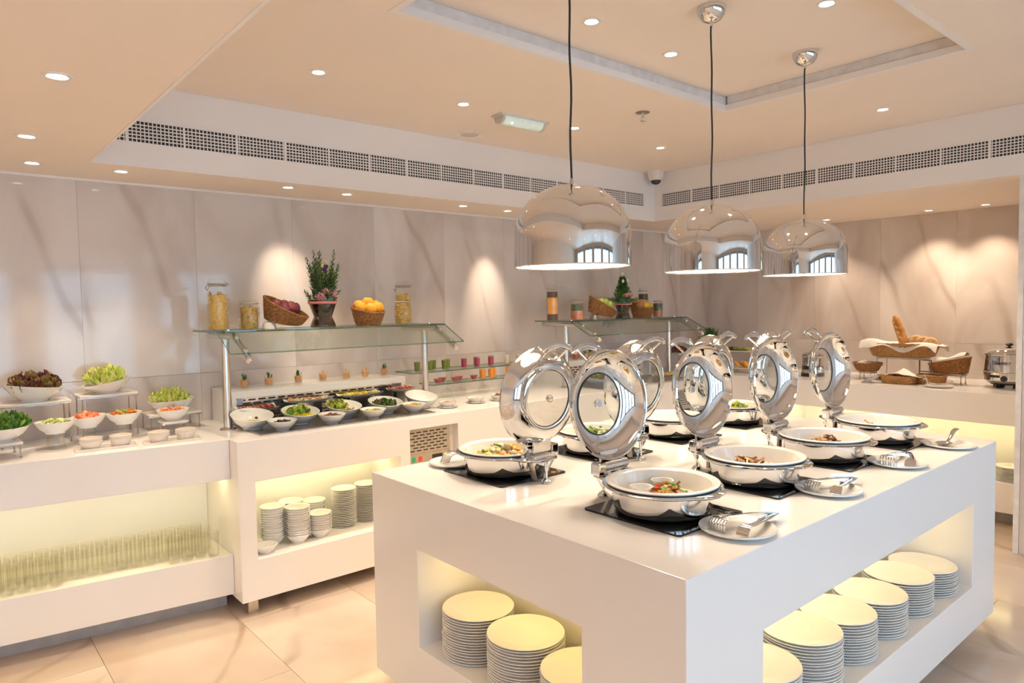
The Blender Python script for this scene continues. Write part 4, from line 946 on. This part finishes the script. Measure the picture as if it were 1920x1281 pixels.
def vase(x, y, z, s, label, kind):
    t = thing('flower_arrangement', label, 'flowers', (x, y, z), 0, 'flower vases on the glass shelves')
    vs = MB().lathe([(0,.0),(.068*s,.0),(.070*s,.010*s),(.056*s,.044*s),(.050*s,.058*s),(.056*s,.075*s),(.074*s,.128*s),(.079*s,.150*s),(.076*s,.150*s),(.052*s,.075*s),(.046*s,.058*s),(0,.05*s)], 36)
    obj('vase', vs, DGLASS, t)
    obj('potting', MB().lathe([(0,.055*s),(.044*s,.060*s),(.050*s,.078*s),(.066*s,.122*s),(.069*s,.136*s),(0,.140*s)], 28), POTP, t)
    obj('base_fill', MB().lathe([(0,.002),(.062*s,.003),(.060*s,.014*s),(.046*s,.044*s),(0,.05*s)], 28), pm('vase_base_stone', (.36,.28,.23), .45), t)
    obj('ribbon', MB().lathe([(.075*s,.128*s),(.0805*s,.131*s),(.0815*s,.140*s),(.0785*s,.143*s)], 36), RIBB, t)
    mb = MB()
    if kind == 0:
        for k in range(30):
            a = rnd.uniform(0, 2*PI); q = rnd.uniform(0, .045)
            lean = rnd.uniform(.05, .42); L = rnd.uniform(.17, .34)*(1.15-lean)
            sprig(mb, (q*math.cos(a), q*math.sin(a), .135), (lean*math.cos(a), lean*math.sin(a), 1), L, 60, .050, .75)
        for k in range(8):
            a = 2*PI*k/8; sprig(mb, (.05*math.cos(a), .05*math.sin(a), .14), (.55*math.cos(a), .55*math.sin(a), .7), .10, 22, .036, .8)
    else:
        for k in range(150):
            f = rnd.random(); a = rnd.uniform(0, 2*PI); rr = .016+.062*(1-f)
            sprig(mb, (0, 0, .14+.22*f*.85), (math.cos(a), math.sin(a), .55+f*1.5), rr+.025, 18, .032, .8)
        for k in range(10):
            a = 2*PI*k/10; sprig(mb, (.04*math.cos(a), .04*math.sin(a), .14), (math.cos(a), math.sin(a), .22+.2*rnd.random()), .10, 24, .034, .8)
    tag(obj('sprigs', mb, SPR if kind == 0 else SPR2, t), kind='stuff')
    if kind == 0:
        for c in ((-.040,-.058,.175), (-.004,-.062,.200), (.036,-.056,.180), (-.036,-.052,.150), (.018,-.045,.215), (.056,-.03,.188)): carnation(t, c, .034)
        for c in ((-.006,-.05,.335), (.002,-.052,.350)):
            mb = MB()
            for k in range(6): leaf(mb, c, k*1.05, .9, .024, .022, .3, .003, 0)
            obj('violet_bloom', mb, VIOL, t)
        for c in ((-.018,-.048,.365), (.006,-.045,.385), (.03,-.05,.34)):
            obj('bud', MB().ball(c, (.009,.009,.014), 10, 7), pm('yellow_bud', (.72,.70,.22), .5), t)
        tag(obj('wrap', MB().grid(lambda u, v: ((.066+.008*math.sin(u*40))*math.cos(-2.4+1.9*u), (.066+.008*math.sin(u*40))*math.sin(-2.4+1.9*u), .138+.036*v), 24, 3), pm('blue_cellophane', (.30,.42,.48), .2), t))
    else:
        for c in ((-.022,-.055,.185), (.008,-.06,.192), (.034,-.055,.185)): carnation(t, c, .03)
        for c in ((-.03,-.03,.32), (.03,-.03,.325), (0.0,.0,.385)):
            obj('bud', MB().ball(c, (.012,.012,.016), 10, 7), pm('cream_bud', (.80,.76,.60), .5), t)
        tag(obj('wrap', MB().lathe([(.058,.140),(.062,.175),(.058,.178),(.054,.14)], 28), pm('dark_wrap', (.10,.14,.17), .2), t))
    return t
vase(1.862, 3.95, ZT1, 1.08, 'dark glass vase with tall conifer sprigs and pink carnations, by the oranges', 0)
vase(4.635, 3.95, ZT2, .90, 'dark glass vase with a cone of dense greenery and pink carnations', 1)

# ------------------------------------------------------------------ cold buffet bowls and dishes
CP = .9036
GC = 'white bowls on the first cold plate'
def cold_bowl(x, y, r, h, tilt, label): return solo('serving_bowl', label, 'bowl', serve_bowl(r, h, tilt, .46), PORC, (x, y, CP), 0, GC)
def fill(x, y, z, name, label, mb, mats): return solo(name, label, 'salad', mb, mats, (x, y, z), 0, None, 'stuff')
cold_bowl(1.360, 3.800, .112, .078, .22, 'large slanted bowl of pale salad with one olive, beside the shelf post')
fill(1.360, 3.800, CP, 'potato_salad', 'pale creamy salad with one dark olive', chunks(chunks(MB(), 70, .072, .062, .026, .026, .022, 2, 'ball', 0, -.018), 1, .001, .001, .052, .006, .02, 1, 'ball', .005, -.022), [CREM, CAUL])
solo('olive', 'single black olive on top of the pale salad', 'olive', MB().ball((0,0,0), .009, 10, 8), OLIV, (1.372, 3.772, CP+.060))
cold_bowl(1.462, 3.640, .078, .056, .04, 'small bowl of black olives at the front of the cold plate')
fill(1.462, 3.640, CP, 'black_olives', 'black olives filling a small front bowl', chunks(MB(), 60, .062, .062, .034, .020, .018, 2, 'ball'), [OLIV, DBRN])
cold_bowl(1.625, 3.775, .106, .074, .20, 'large slanted bowl of lettuce and sweetcorn')
fill(1.625, 3.775, CP, 'sweetcorn', 'yellow sweetcorn in front of the lettuce in a slanted bowl', chunks(MB(), 130, .070, .045, .030, .030, .013, 1, 'ball', .012, -.035), [CORN])
fill(1.625, 3.775, CP, 'mixed_leaves', 'red and green lettuce behind the sweetcorn', leaf_heap(80, .058, .040, .036, .046, .036, 3, .006, .9, .8, -.005, .032), [LOLLO, LETT, ROCKET])
cold_bowl(1.752, 3.640, .077, .056, .04, 'small bowl of dark red beans, before the sweetcorn bowl')
fill(1.752, 3.640, CP, 'red_beans', 'dark brown beans and sun-dried pieces in a small bowl', chunks(MB(), 80, .062, .062, .034, .020, .018, 3, 'mix'), [DBRN, BRWN, LOLLO2])
cold_bowl(1.908, 3.800, .106, .074, .20, 'large slanted bowl of lettuce heart and nuts')
fill(1.908, 3.800, CP, 'nut_salad', 'brown nutty salad in front of a lettuce heart', chunks(MB(), 80, .065, .05, .026, .026, .019, 3, 'mix', .02, -.028), [TANC, BRWN, CREM])
fill(1.908, 3.800, CP, 'lettuce_heart', 'pale green lettuce heart with dark edge in a slanted bowl', leaf_heap(54, .040, .034, .040, .050, .046, 3, .005, 1.1, .55, -.045, .022), [LETT, LETT, LOLLO])
cold_bowl(2.010, 3.636, .076, .056, .04, 'small bowl of green pickles in the middle of the front row')
fill(2.010, 3.636, CP, 'green_pickles', 'chopped green pickles in a small bowl', chunks(MB(), 90, .062, .062, .034, .020, .015, 3, 'mix'), [PEAG, BROC, YELL])
cold_bowl(2.170, 3.765, .106, .074, .20, 'large slanted bowl of dark green leaves')
fill(2.170, 3.765, CP, 'dark_leaves', 'dark green and purple leaves in a slanted bowl', leaf_heap(130, .070, .055, .032, .042, .034, 3, .006, .8, .7, -.01, 0), [GREENM, LOLLO2, SPR2])
cold_bowl(2.300, 3.650, .075, .056, .04, 'small bowl of orange and yellow relish, last of the front row')
fill(2.300, 3.650, CP, 'pepper_relish', 'orange and yellow relish in the last small bowl', chunks(MB(), 90, .060, .060, .034, .022, .016, 4, 'mix'), [CARR, YELL, PEAG, SALM])
cold_bowl(2.450, 3.79, .106, .080, .25, 'large empty-looking slanted bowl by the shelf post, juice side')
def long_dish(x, y, z, L, Wd, rz, label, tilt=0.0, group='long white dishes on the cold plate'):
    t = thing('long_dish', label, 'dish', (x, y, z), rz, group); t.rotation_euler = (tilt, 0, rz)
    m = MB().grid(lambda u, v: ((u-.5)*L*(1), (v-.5)*Wd, .010*((2*u-1)**4)+.012*((2*v-1)**4)+.006), 12, 8)
    m.grid(lambda u, v: ((.5-u)*L*.99, (v-.5)*Wd*.99, .010*((2*u-1)**4)+.012*((2*v-1)**4)), 12, 8)
    obj('dish', m, PORC, t)
    obj('foot', MB().box(-L*.30, -Wd*.22, -z+CP, L*.30, -Wd*.12, .002).box(-L*.30, Wd*.12, -z+CP, L*.30, Wd*.22, .002) if z-CP > .02 else MB().box(-L*.3, -Wd*.25, -.002, L*.3, Wd*.25, .003), STEELL, t)
    return t
long_dish(1.440, 3.945, CP+.075, .23, .09, 0, 'long dish of sliced red cold meat, first behind the bowls', .12)
long_dish(1.745, 3.945, CP+.092, .27, .09, .03, 'long raised dish of pink smoked fish')
long_dish(2.095, 3.945, CP+.094, .29, .10, .05, 'long raised dish of yellow chopped salad')
long_dish(2.405, 3.950, CP+.100, .20, .09, .10, 'long raised dish of pink cold meat beside the shelf post')
def rowfood(x, y, z, L, Wd, n, name, label, mats, sh='disc', size=.034):
    mb = MB()
    for k in range(n):
        for j in range(2 if sh == 'disc' else 4):
            s = size*rnd.uniform(.85, 1.1); px = (k/(n-1)-.5)*L; py = (j/(1 if sh == 'disc' else 3)-.5)*Wd*.45
            R = rotm('Y', rnd.uniform(25, 50) if sh == 'disc' else rnd.uniform(-30,30)) @ rotm('X', rnd.uniform(-20,20))
            if sh == 'disc': mb.lathe([(0,-.0018),(s*.5,-.0018),(s*.5,.0018),(0,.0018)], 12, Matrix.Translation((px, py, .016+.006*rnd.random())) @ R.to_4x4(), rnd.randrange(len(mats)))
            else: mb.rbox((px, py, .014+.010*rnd.random()), (s, s*.6, s*.35), R @ rotm('Z', rnd.uniform(0,180)), rnd.randrange(len(mats)))
    solo(name, label, 'food', mb, mats, (x, y, z), 0, None, 'stuff')
rowfood(1.440, 3.945, CP+.077, .19, .07, 14, 'sliced_salami', 'overlapping slices of red cold meat on a long dish', [PINK, FM('salami', (.50,.10,.08))])
rowfood(1.745, 3.945, CP+.094, .21, .07, 16, 'smoked_fish', 'pink and tan smoked fish pieces along a dish', [SALM, TANC, CREM], 'box', .022)
rowfood(2.095, 3.945, CP+.096, .24, .08, 18, 'chopped_salad', 'yellow chopped salad along a raised dish', [CORN, CREM, YELL], 'box', .020)
rowfood(2.405, 3.950, CP+.102, .15, .07, 10, 'sliced_ham', 'slices of pink ham with a red corner on a dish', [PINK, SALM, TOM])

# desserts on the ledges
def dessert(x, y, z, label, mat, gmat, s=1.0, herb=True, group='dessert glasses on the first ledge'):
    t = thing('dessert_glass', label, 'glass', (x, y, z), rnd.uniform(0, 6), group)
    obj('glass', MB().lathe([(0,.004),(.018*s,.004),(.020*s,.0),(.024*s,.006),(.026*s,.058),(.0255*s,.058)], 22), GLASS, t)
    obj('mousse', MB().lathe([(0,.008),(.021*s,.008),(.0238*s,.040),(.018*s,.046),(0,.048)], 20), mat, t)
    mb = MB()
    for k in range(7 if herb else 4): leaf(mb, (rnd.uniform(-.008,.008), rnd.uniform(-.008,.008), .045), k*.9, rnd.uniform(.5, 1.3), rnd.uniform(.024, .040) if herb else .024, .009, .3, .002, 0)
    obj('garnish', mb, gmat, t)
    return t
MOUS = pm('peach_mousse', (.86,.44,.20), .45, c2=(.80,.36,.15), scale=40); ORG = pm('orange_garnish', (.90,.55,.18), .5, c2=(.75,.62,.22), scale=30)
for i, (x, h, d) in enumerate(((1.452, 1, 'with green sprig, first from the shelf post'), (1.600, 1, 'with green sprig, second from the shelf post'), (1.788, 1, 'with wide green sprig, third from the shelf post'), (1.952, 0, 'with yellow garnish, in the middle of the ledge'),
                            (2.115, 0, 'with pale orange garnish, fifth along the ledge'), (2.256, 0, 'with orange garnish, sixth along the ledge'), (2.398, 1, 'with green sprig, last on the ledge by the juices'))):
    dessert(x, 4.17, 1.0922, 'small glass of peach dessert ' + d, MOUS, GREENM if h else ORG, 1.0, bool(h))
RJ, PK, YJ = pm('red_jelly', (.72,.10,.08), .2), pm('pink_cream', (.85,.45,.48), .3), pm('yellow_cream', (.85,.60,.14), .3)
for (x, y, m, d) in ((4.215, 4.12, RJ, 'red jelly'), (4.340, 4.12, PK, 'pink cream'), (4.425, 4.15, YJ, 'yellow cream with mint'), (4.86, 4.15, RJ, 'bright red jelly beside the chrome lid'), (4.98, 4.15, PK, 'pale pink cream near the second post')):
    dessert(x, y, 1.0922, 'small glass of ' + d + ' on the far ledge', m, GREENM, 1.0, m is YJ, 'dessert glasses on the far ledge')
GC = 'white bowls on the far cold plate'
cold_bowl(4.12, 3.80, .106, .074, .20, 'white slanted bowl of green salad on the far cold plate, seen between two lids')
fill(4.12, 3.80, CP, 'mixed_leaves', 'yellow-green and dark leaves on the far cold plate', leaf_heap(80, .08, .07, .04, .07, .05, 2, .006, .8, .7), [LETT, LOLLO])
cold_bowl(4.55, 3.80, .106, .074, .20, 'white slanted bowl behind the second salad-side lid')
fill(4.55, 3.80, CP, 'carrot_salad', 'orange salad in a far cold bowl behind a lid', chunks(MB(), 70, .07, .07, .03, .04, .02, 2, 'mix'), [CARR, YELL])
long_dish(4.86, 3.66, CP+.02, .30, .12, .05, 'long dark-edged dish of yellow pastries on the far cold plate')
rowfood(4.86, 3.66, CP+.026, .24, .09, 12, 'golden_pastries', 'golden pastries lined on the far dish', [YELL, TANC, POTA], 'box', .03)

# ------------------------------------------------------------------ juice shelves
def glass_ledge(x0, x1, y0, y1, z, label):
    m = MB().box(x0, y0, z-.008, x1, y1, z)
    for k in range(len(m.f)): m.mi[k] = 0 if k in (0, 1) else 1
    return solo('glass_shelf', label, 'shelf', m, [PANEG, EDGEG], (0,0,0), 0, 'glass juice shelves')
glass_ledge(2.54, 3.68, 4.03, 4.26, 1.105, 'upper glass shelf carrying green and red juices')
glass_ledge(2.70, 3.62, 4.03, 4.20, 1.012, 'lower glass shelf carrying pink bowls and orange juices')
def wine(x, y, z, h, label):
    t = thing('stem_glass', label, 'glass', (x, y, z), 0, 'clear stem glasses holding up the juice shelves')
    k = h/.104
    obj('globe', MB().lathe([(.026,.0),(.040,.018*k),(.044,.036*k),(.036,.058*k),(.012,.070*k),(.005,.074*k)], 22), TUMB, t)
    obj('stem', MB().lathe([(.005,.074*k),(.004,.092*k),(.008,.098*k),(.030,.102*k),(.031,h),(0,h)], 22), TUMB, t)
for i, x in enumerate((2.86, 2.985, 3.20, 3.40, 3.56)): wine(x, 4.09, Z9, .1030, '%s clear upturned stem glass from the shelf post, under the juices' % NTH[i])
for i, (x, y) in enumerate(((2.72, 4.18), (2.95, 4.18), (3.36, 4.175), (3.60, 4.18))):
    solo('glass_riser', '%s clear glass from the post between the two juice shelves' % NTH[i], 'glass', MB().lathe([(0,.0),(.026,.0),(.030,.003),(.024,.0838),(.022,.0838),(.023,.006),(0,.005)], 20), TUMB, (x, y, 1.0123), 0, 'clear risers between juice shelves')
GJ, RJU, OJ, CJ = pm('green_juice', (.19,.25,.015), .2, c2=(.13,.19,.01), scale=50), pm('red_juice', (.42,.03,.08), .2, c2=(.34,.02,.06), scale=50), pm('orange_juice', (.98,.36,.05), .25, c2=(.92,.30,.03), scale=50), pm('pale_juice', (.86,.74,.56), .25)
PB = pm('beetroot_dip', (.52,.05,.09), .3, c2=(.45,.04,.07), scale=40)
def juice(x, y, z, label, m, group, h=.078, r=.0235, taper=.80):
    t = thing('juice_glass', label, 'glass', (x, y, z), 0, group)
    obj('glass', MB().lathe([(0,.003),(r*taper,.0),(r,h),(r-.001,h)], 20), GLASS, t)
    obj('juice', MB().lathe([(0,.005),(r*taper-.0015,.005),(r*.97-.0015,h*.86),(0,h*.86)], 20), m, t)
for i, (x, y) in enumerate(((2.621,4.10),(2.728,4.10),(2.790,4.15),(2.846,4.09),(2.905,4.14))): juice(x, y, 1.1052, 'small glass of green juice, %s from the shelf end' % NTH[i], GJ, 'green juices')
for i, (x, y) in enumerate(((3.027,4.10),(3.135,4.08),(3.185,4.16),(3.262,4.08),(3.325,4.15))): juice(x, y, 1.1052, 'small glass of dark red juice, %s after the green ones' % NTH[i], RJU, 'red juices', .078, .021, .95)
for i, x in enumerate((3.453, 3.574)): juice(x, 4.12, 1.1052, ('small glass of pale juice beside the red juices', 'last small glass of pale juice, partly behind a chrome lid')[i], CJ, 'pale juices')
for i, (x, y) in enumerate(((2.775,4.075),(2.845,4.12),(2.927,4.075),(2.995,4.12),(3.109,4.09))): 
    t = thing('dip_bowl', 'small glass bowl of crimson dip, %s from the shelf post' % NTH[i], 'bowl', (x, y, 1.0123), 0, 'crimson dip bowls')
    obj('glass_bowl', MB().lathe([(0,.003),(.017,.0),(.033,.036),(.032,.036)], 20), GLASS, t)
    obj('dip', MB().lathe([(0,.004),(.016,.004),(.0305,.032),(0,.034)], 20), PB, t)
for i, (x, y) in enumerate(((3.190,4.09),(3.258,4.07),(3.315,4.12),(3.430,4.07),(3.490,4.12))): juice(x, y, 1.0123, 'small glass of orange juice, %s along the lower shelf' % NTH[i], OJ, 'orange juices', .082, .0245, .92)
for i, (x, y, m) in enumerate(((2.585,3.69,TANC),(2.845,3.73,CREM),(3.035,3.71,BRWN))):
    nm = ('beside the cold plate', 'in the middle of three', 'partly behind the first chrome lid')[i]
    solo('saucer', 'white saucer under a condiment bowl, ' + nm, 'saucer', MB().lathe(plate_prof(.068, .010), 30), PORC, (x, y, Z9), 0, 'saucers under condiment bowls')
    solo('condiment_bowl', 'low white condiment bowl on saucer, ' + nm, 'bowl', MB().lathe(bowl_prof(.060, .034, .55), 30), PORC, (x, y, Z9+.0045), 0, 'condiment bowls')
    solo('condiment', 'brownish condiment filling the low bowl ' + nm, 'food', chunks(MB().lathe([(0,.027),(.050,.027),(.045,.020),(0,.018)], 20), 24, .042, .042, .024, .010 if i != 2 else .02, .014, 1, 'ball'), [m], (x, y, Z9+.0045), 0, None, 'stuff')

# ------------------------------------------------------------------ bread counter
BREAD = pm('bread_crust', (.55,.27,.08), .6, c2=(.40,.17,.04), scale=22, bump=.3, bscale=70); BREAD2 = pm('bread_crumb', (.62,.40,.20), .7, c2=(.5,.29,.12), scale=40, bump=.4, bscale=120)
GBB = 'bread baskets'
def cloth(fn, nu, nv, label, loc, rz=0.0):
    m = MB().grid(fn, nu, nv); m.grid(lambda u, v: tuple(Vector(fn(1-u, v))-Vector((0,0,.003))), nu, nv)
    return solo('napkin', label, 'napkin', m, CLOTH, loc, rz, 'white napkins lining the bread baskets')
def wstand(loc, w, d, h, label, rz=0): return stand(loc, w, d, h, label, rz, WIRE, 'wire stands on the bread counter')
wstand((6.12, 2.235, Z9), .22, .34, .186, 'tall wire stand under the long bread basket')
t = basket('bread_basket', 'long honey wicker basket lined with a white napkin, on a tall stand', (6.12, 2.235, Z9+.188), PI/2, .250, .140, .105, .105, WICKERL, 0, rows=10, flare=.84, group=GBB, square=5.0, cells=36)
cloth(lambda u, v: (.29*(2*u-1), -.155+.31*v, .112+.012*math.sin(u*9+v*3)-(.050+.02*math.sin(u*13))*max(0, abs(2*v-1)-.80)/.20+.022*(1-u)-(.012 if abs(2*u-1) > .9 else 0)-.02*math.sin(PI*v)*math.sin(PI*u)), 30, 16, 'white napkin spread over the long bread basket', (6.12, 2.235, Z9+.188), -PI/2)
bg_ = MB()
bg_.tube([(0,0,0),(-.004,.012,.05),(-.012,.035,.13),(-.022,.058,.21),(-.026,.068,.245)], [.030,.038,.037,.031,.014], 14)
t = thing('baguette', 'long brown baguette standing up in the long bread basket', 'bread', (6.17, 2.245, Z9+.275)); obj('crust', bg_, BREAD, t)
for k in range(4): obj('score', MB().tube([(-.055+.002*k-.004*k,.0+.018*k,.06+.042*k),(-.048-.004*k,.022+.018*k,.072+.042*k)], .004, 6), BREAD2, t)
for i, (y, lb) in enumerate(((2.165, 'round bread loaf beside the baguette'), (2.115, 'middle round loaf slice in the long basket'), (2.060, 'round loaf at the end of the long basket'))):
    solo('bread_loaf', lb, 'bread', MB().lathe([(0,-.022),(.055,-.022),(.062,-.010),(.062,.010),(.055,.022),(0,.022)], 24, Matrix.Rotation(math.radians(78), 4, 'Y')), BREAD2, (6.19, y, Z9+.300-.008*i), .35, 'round loaves in the long basket')
wstand((5.97, 2.455, Z9), .10, .10, .064, 'small wire stand under the small round bread basket')
basket('bread_basket', 'small round brown basket with white napkin and handle', (5.97, 2.455, Z9+.066), 0, .098, .110, .066, .066, WICKER, 0, rows=7, flare=.68, group=GBB)
cloth(lambda u, v: (.092*(2*u-1), .100*(2*v-1), .062+.030*math.sin(u*5+1)*math.sin(v*6)*(.5)+.016*math.cos(7*v+3*u)), 18, 18, 'white napkin crumpled in the small round basket', (5.97, 2.455, Z9+.066))
wstand((6.0, 1.86, Z9), .13, .20, .082, 'wire stand under the slanted bread basket by the kettle')
t = basket('bread_basket', 'slanted brown basket with folded napkin, beside the soup kettle', (6.0, 1.86, Z9+.084), PI/2, .142, .085, .062, .125, WICKER, 0, rows=8, flare=.84, group=GBB)
cloth(lambda u, v: (-.115+.20*u, .06*(2*v-1)*(1-.3*u), .085+.055*(1-u)+.020*math.sin(PI*v)*(1+.5*math.sin(u*8))), 16, 12, 'white napkin folded up out of the slanted basket', (6.0, 1.86, Z9+.084), PI/2)
t = basket('bread_basket', 'low tan wicker tray, half under a peaked napkin', (5.80, 2.145, Z9), PI/2, .120, .085, .055, .055, WICKERL, 0, rows=6, flare=.88, group=GBB, square=5.0, cells=30)
t = basket('bread_basket', 'low honey wicker tray beside the slanted basket', (5.90, 1.955, Z9), PI/2, .095, .080, .066, .066, WICKERL, 0, rows=6, flare=.90, group=GBB, square=5.0, cells=26)
cloth(lambda u, v: (.09*(2*v-1), .10-.24*u, .062+.055*max(0, 1-abs(u-.45)*2.4)*(1-abs(2*v-1)*.5)+.006*math.sin(9*u+5*v)), 20, 12, 'white napkin peaked over the low tan tray', (5.80, 2.125, Z9))
cloth(lambda u, v: (-.09+.16*v, .02+.10*u, .010+.050*(1-u)**1.5+.006*math.sin(8*v+3*u)), 14, 12, 'white napkin falling flat onto the counter beside the low tray', (5.72, 2.245, Z9))
solo('pastry', 'small orange pastry under the long basket stand', 'bread', MB().ball((0,0,.018), (.045,.03,.020), 14, 8), BREAD, (6.06, 2.38, Z9))
t = thing('wire_frame', 'small dark wire frame standing behind the slanted basket', 'frame', (6.40, 2.165, Z9))
for a, b in (((0,-.045,.045),(0,.045,.045)), ((0,-.045,.14),(0,.045,.14)), ((0,-.045,0),(0,-.045,.14)), ((0,.045,0),(0,.045,.14))): obj('bar', MB().cyl(a, b, .004, .004, 8), BLACKP, t)
splate2 = bpy.data.objects.new('serving_plate', plate_mesh(.098, 'serving_plate', .012, 32)); COL.objects.link(splate2); splate2.location = (5.715, 1.84, Z9); tag(splate2, 'white plate with bread tongs at the bread counter edge', 'plate', 'serving plates on the bread counter')
t = thing('bread_tongs', 'looped steel bread tongs on the plate below the slanted basket', 'tongs', (5.715, 1.84, Z9+.006))
for s in (-1, 1): obj('arm', MB().tube([(0,.085,.055),(s*.012,.075,.018),(s*.022,.02,.012),(s*.026,-.05,.020),(s*.02,-.085,.034)], [.005,.006,.005,.007,.009], 8, flat=.4), STEEL, t)
obj('spring_loop', MB().tube([(0,.085,.055),(0,.098,.070),(0,.110,.058),(0,.100,.045),(0,.085,.055)], .005, 8), STEEL, t)
# soup kettle
t = thing('soup_kettle', 'round steel soup kettle with black knob lid, beside the end wall', 'kettle', (6.03, 1.485, Z9))
obj('body', MB().lathe([(.115,.030),(.140,.036),(.158,.055),(.160,.110),(.158,.112),(.150,.225),(.149,.235)], 48), CHROME, t)
obj('base', MB().lathe([(0,.022),(.112,.022),(.115,.032)], 32), BLACKP, t)
for k in range(4):
    a = PI/4+k*PI/2; obj('foot', MB().cyl((.085*math.cos(a),.085*math.sin(a),0),(.085*math.cos(a),.085*math.sin(a),.024),.022,.018,12), BLACKP, t)
obj('band', MB().lathe([(.1605,.112),(.1625,.115),(.1605,.119)], 48), pm('kettle_band', (.72,.60,.46), .3, .6), t)
obj('rim', MB().lathe([(.150,.235),(.158,.238),(.160,.243),(.150,.246)], 40), STEEL, t)
obj('lid', MB().lathe([(.154,.246),(.150,.258),(.120,.278),(.06,.291),(0,.294)], 40), CHROME, t)
obj('lid_knob', MB().lathe([(.010,.292),(.010,.300),(.022,.304),(.024,.314),(.016,.322),(0,.324)], 20), BLACKP, t)
def facing(r, az, z): return Matrix.Translation((r*math.cos(az), r*math.sin(az), z)) @ Matrix.Rotation(az, 4, 'Z') @ Matrix.Rotation(PI/2, 4, 'Y')
AZ = PI+.06
obj('dial', MB().lathe([(0,.020),(.016,.020),(.020,.014),(.021,0)], 20, facing(.159, AZ, .072)), BLACKP, t)
obj('label_plate', MB().grid(lambda u, v: (.1608*math.cos(AZ-.62+.46*u), .1608*math.sin(AZ-.62+.46*u), .078+.018*v), 8, 1), BLACKP, t)
def text(s, size, mat, parent, M4, ext=.0006):
    c = bpy.data.curves.new('lettering', 'FONT'); c.body = s; c.size = size; c.extrude = ext; c.align_x = 'CENTER'; c.align_y = 'CENTER'
    o = bpy.data.objects.new('lettering', c); COL.objects.link(o); c.materials.append(mat)
    me = bpy.data.meshes.new_from_object(o); bpy.data.objects.remove(o); o = bpy.data.objects.new('lettering', me); COL.objects.link(o)
    o.parent = parent; o.matrix_local = M4; return o
text('Bonner', .040, BLACKP, t, Matrix.Translation((.1585*math.cos(AZ-.10), .1585*math.sin(AZ-.10), .185)) @ Matrix.Rotation(AZ-.10+PI/2, 4, 'Z') @ Matrix.Rotation(PI/2, 4, 'X'))
# small soup chafer at the corner
t = thing('soup_chafer', 'round chrome soup chafer on a black base, between two chrome lids', 'chafing dish', (5.90, 2.885, Z9))
obj('drum', MB().lathe([(0,.085),(.080,.085),(.086,.092),(.086,.168),(.090,.172),(.090,.180),(.084,.182)], 36), CHROME, t)
obj('lid', MB().lathe([(.088,.182),(.084,.194),(.055,.206),(0,.210)], 36), CHROME, t)
obj('lid_handle', MB().tube([(0,-.03,.206),(0,-.022,.222),(0,.022,.222),(0,.03,.206)], .004, 8), STEEL, t)
obj('black_band', MB().lathe([(0,.060),(.088,.060),(.088,.085),(0,.085)], 32), BLACKP, t)
obj('base', MB().lathe([(0,.030),(.092,.030),(.088,.060),(0,.060)], 32), STEELL, t)
obj('foot', MB().lathe([(0,0),(.095,0),(.095,.030),(0,.030)], 32), BLACKP, t)
# fruit stands and plant at the corner
GF = 'fruit stands in the counter corner'
stand((6.02, 3.66, Z9), .16, .30, .186, 'tall wire stand with a board of yellow-green fruit, counter corner', 0, group=GF)
stand((5.82, 3.50, Z9), .14, .22, .045, 'low wire stand with orange pieces, below the tall one', 0, group=GF)
stand((5.40, 3.93, Z9), .22, .16, .190, 'tall wire stand carrying dark grapes, before the far shelf post', 0, group=GF)
MEL = pm('melon_skin', (.62,.62,.06), .4, c2=(.12,.14,.03), scale=10)
for i, (dy, lb) in enumerate(((.085, 'dark green fruit slice at the end of the tall stand'), (.02, 'yellow-green fruit in the middle of the tall stand'), (-.05, 'yellow fruit at the free end of the tall stand'))):
    solo('melon_slice', lb, 'fruit', MB().ball((0,0,.018), (.035,.055,.018), 14, 8), MEL if i else pm('dark_melon', (.10,.11,.04), .4), (6.02, 3.66+dy, Z9+.1865), .2, 'fruit on the tall corner stand')
for i, (dx, dy, lb) in enumerate(((-.02,.06,'orange slice by the red one on the low stand'), (.02,.02,'orange slice in the middle of the low stand'), (-.01,-.03,'orange slice on the free side of the low stand'), (.02,-.07,'last orange slice on the low stand'))):
    solo('orange_slice', lb, 'fruit', MB().lathe([(0,-.010),(.030,-.010),(.034,0),(.030,.010),(0,.010)], 18, Matrix.Translation((0,0,.030)) @ Matrix.Rotation(.9, 4, 'X')), ORAN, (5.82+dx, 3.50+dy, Z9+.0455), rnd.uniform(0,3), 'orange slices on the low stand')
m = MB()
for k in range(110):
    a = rnd.uniform(0, 6.28); q = math.sqrt(rnd.random()); m.ball((.095*q*math.cos(a), .07*q*math.sin(a), .012+.05*(1-q*q)*rnd.random()+.006), .013, 8, 6, rnd.randrange(2))
solo('grapes', 'heap of dark purple grapes on a tall wire stand', 'fruit', m, [pm('grape_skin', (.10,.03,.04), .2), pm('grape_skin_b', (.22,.08,.06), .2)], (5.40, 3.93, Z9+.1905), 0, None, 'stuff')
t = thing('potted_plant', 'grassy green plant in a tall white pot, in the counter corner', 'plant', (6.02, 4.00, Z9))
obj('pot', MB().lathe([(0,0),(.060,0),(.064,.006),(.078,.262),(.080,.270),(.073,.270),(.070,.25),(0,.25)], 32), PORC, t)
m = MB()
for k in range(150):
    a = rnd.uniform(0, 6.28); L = rnd.uniform(.06, .15); el = rnd.uniform(.35, 1.5)
    leaf(m, (rnd.uniform(-.05,.05), rnd.uniform(-.05,.05), .255), a, el, L, .012, .35, .002, 0)
tag(obj('leaves', m, SPR2, t), kind='stuff')
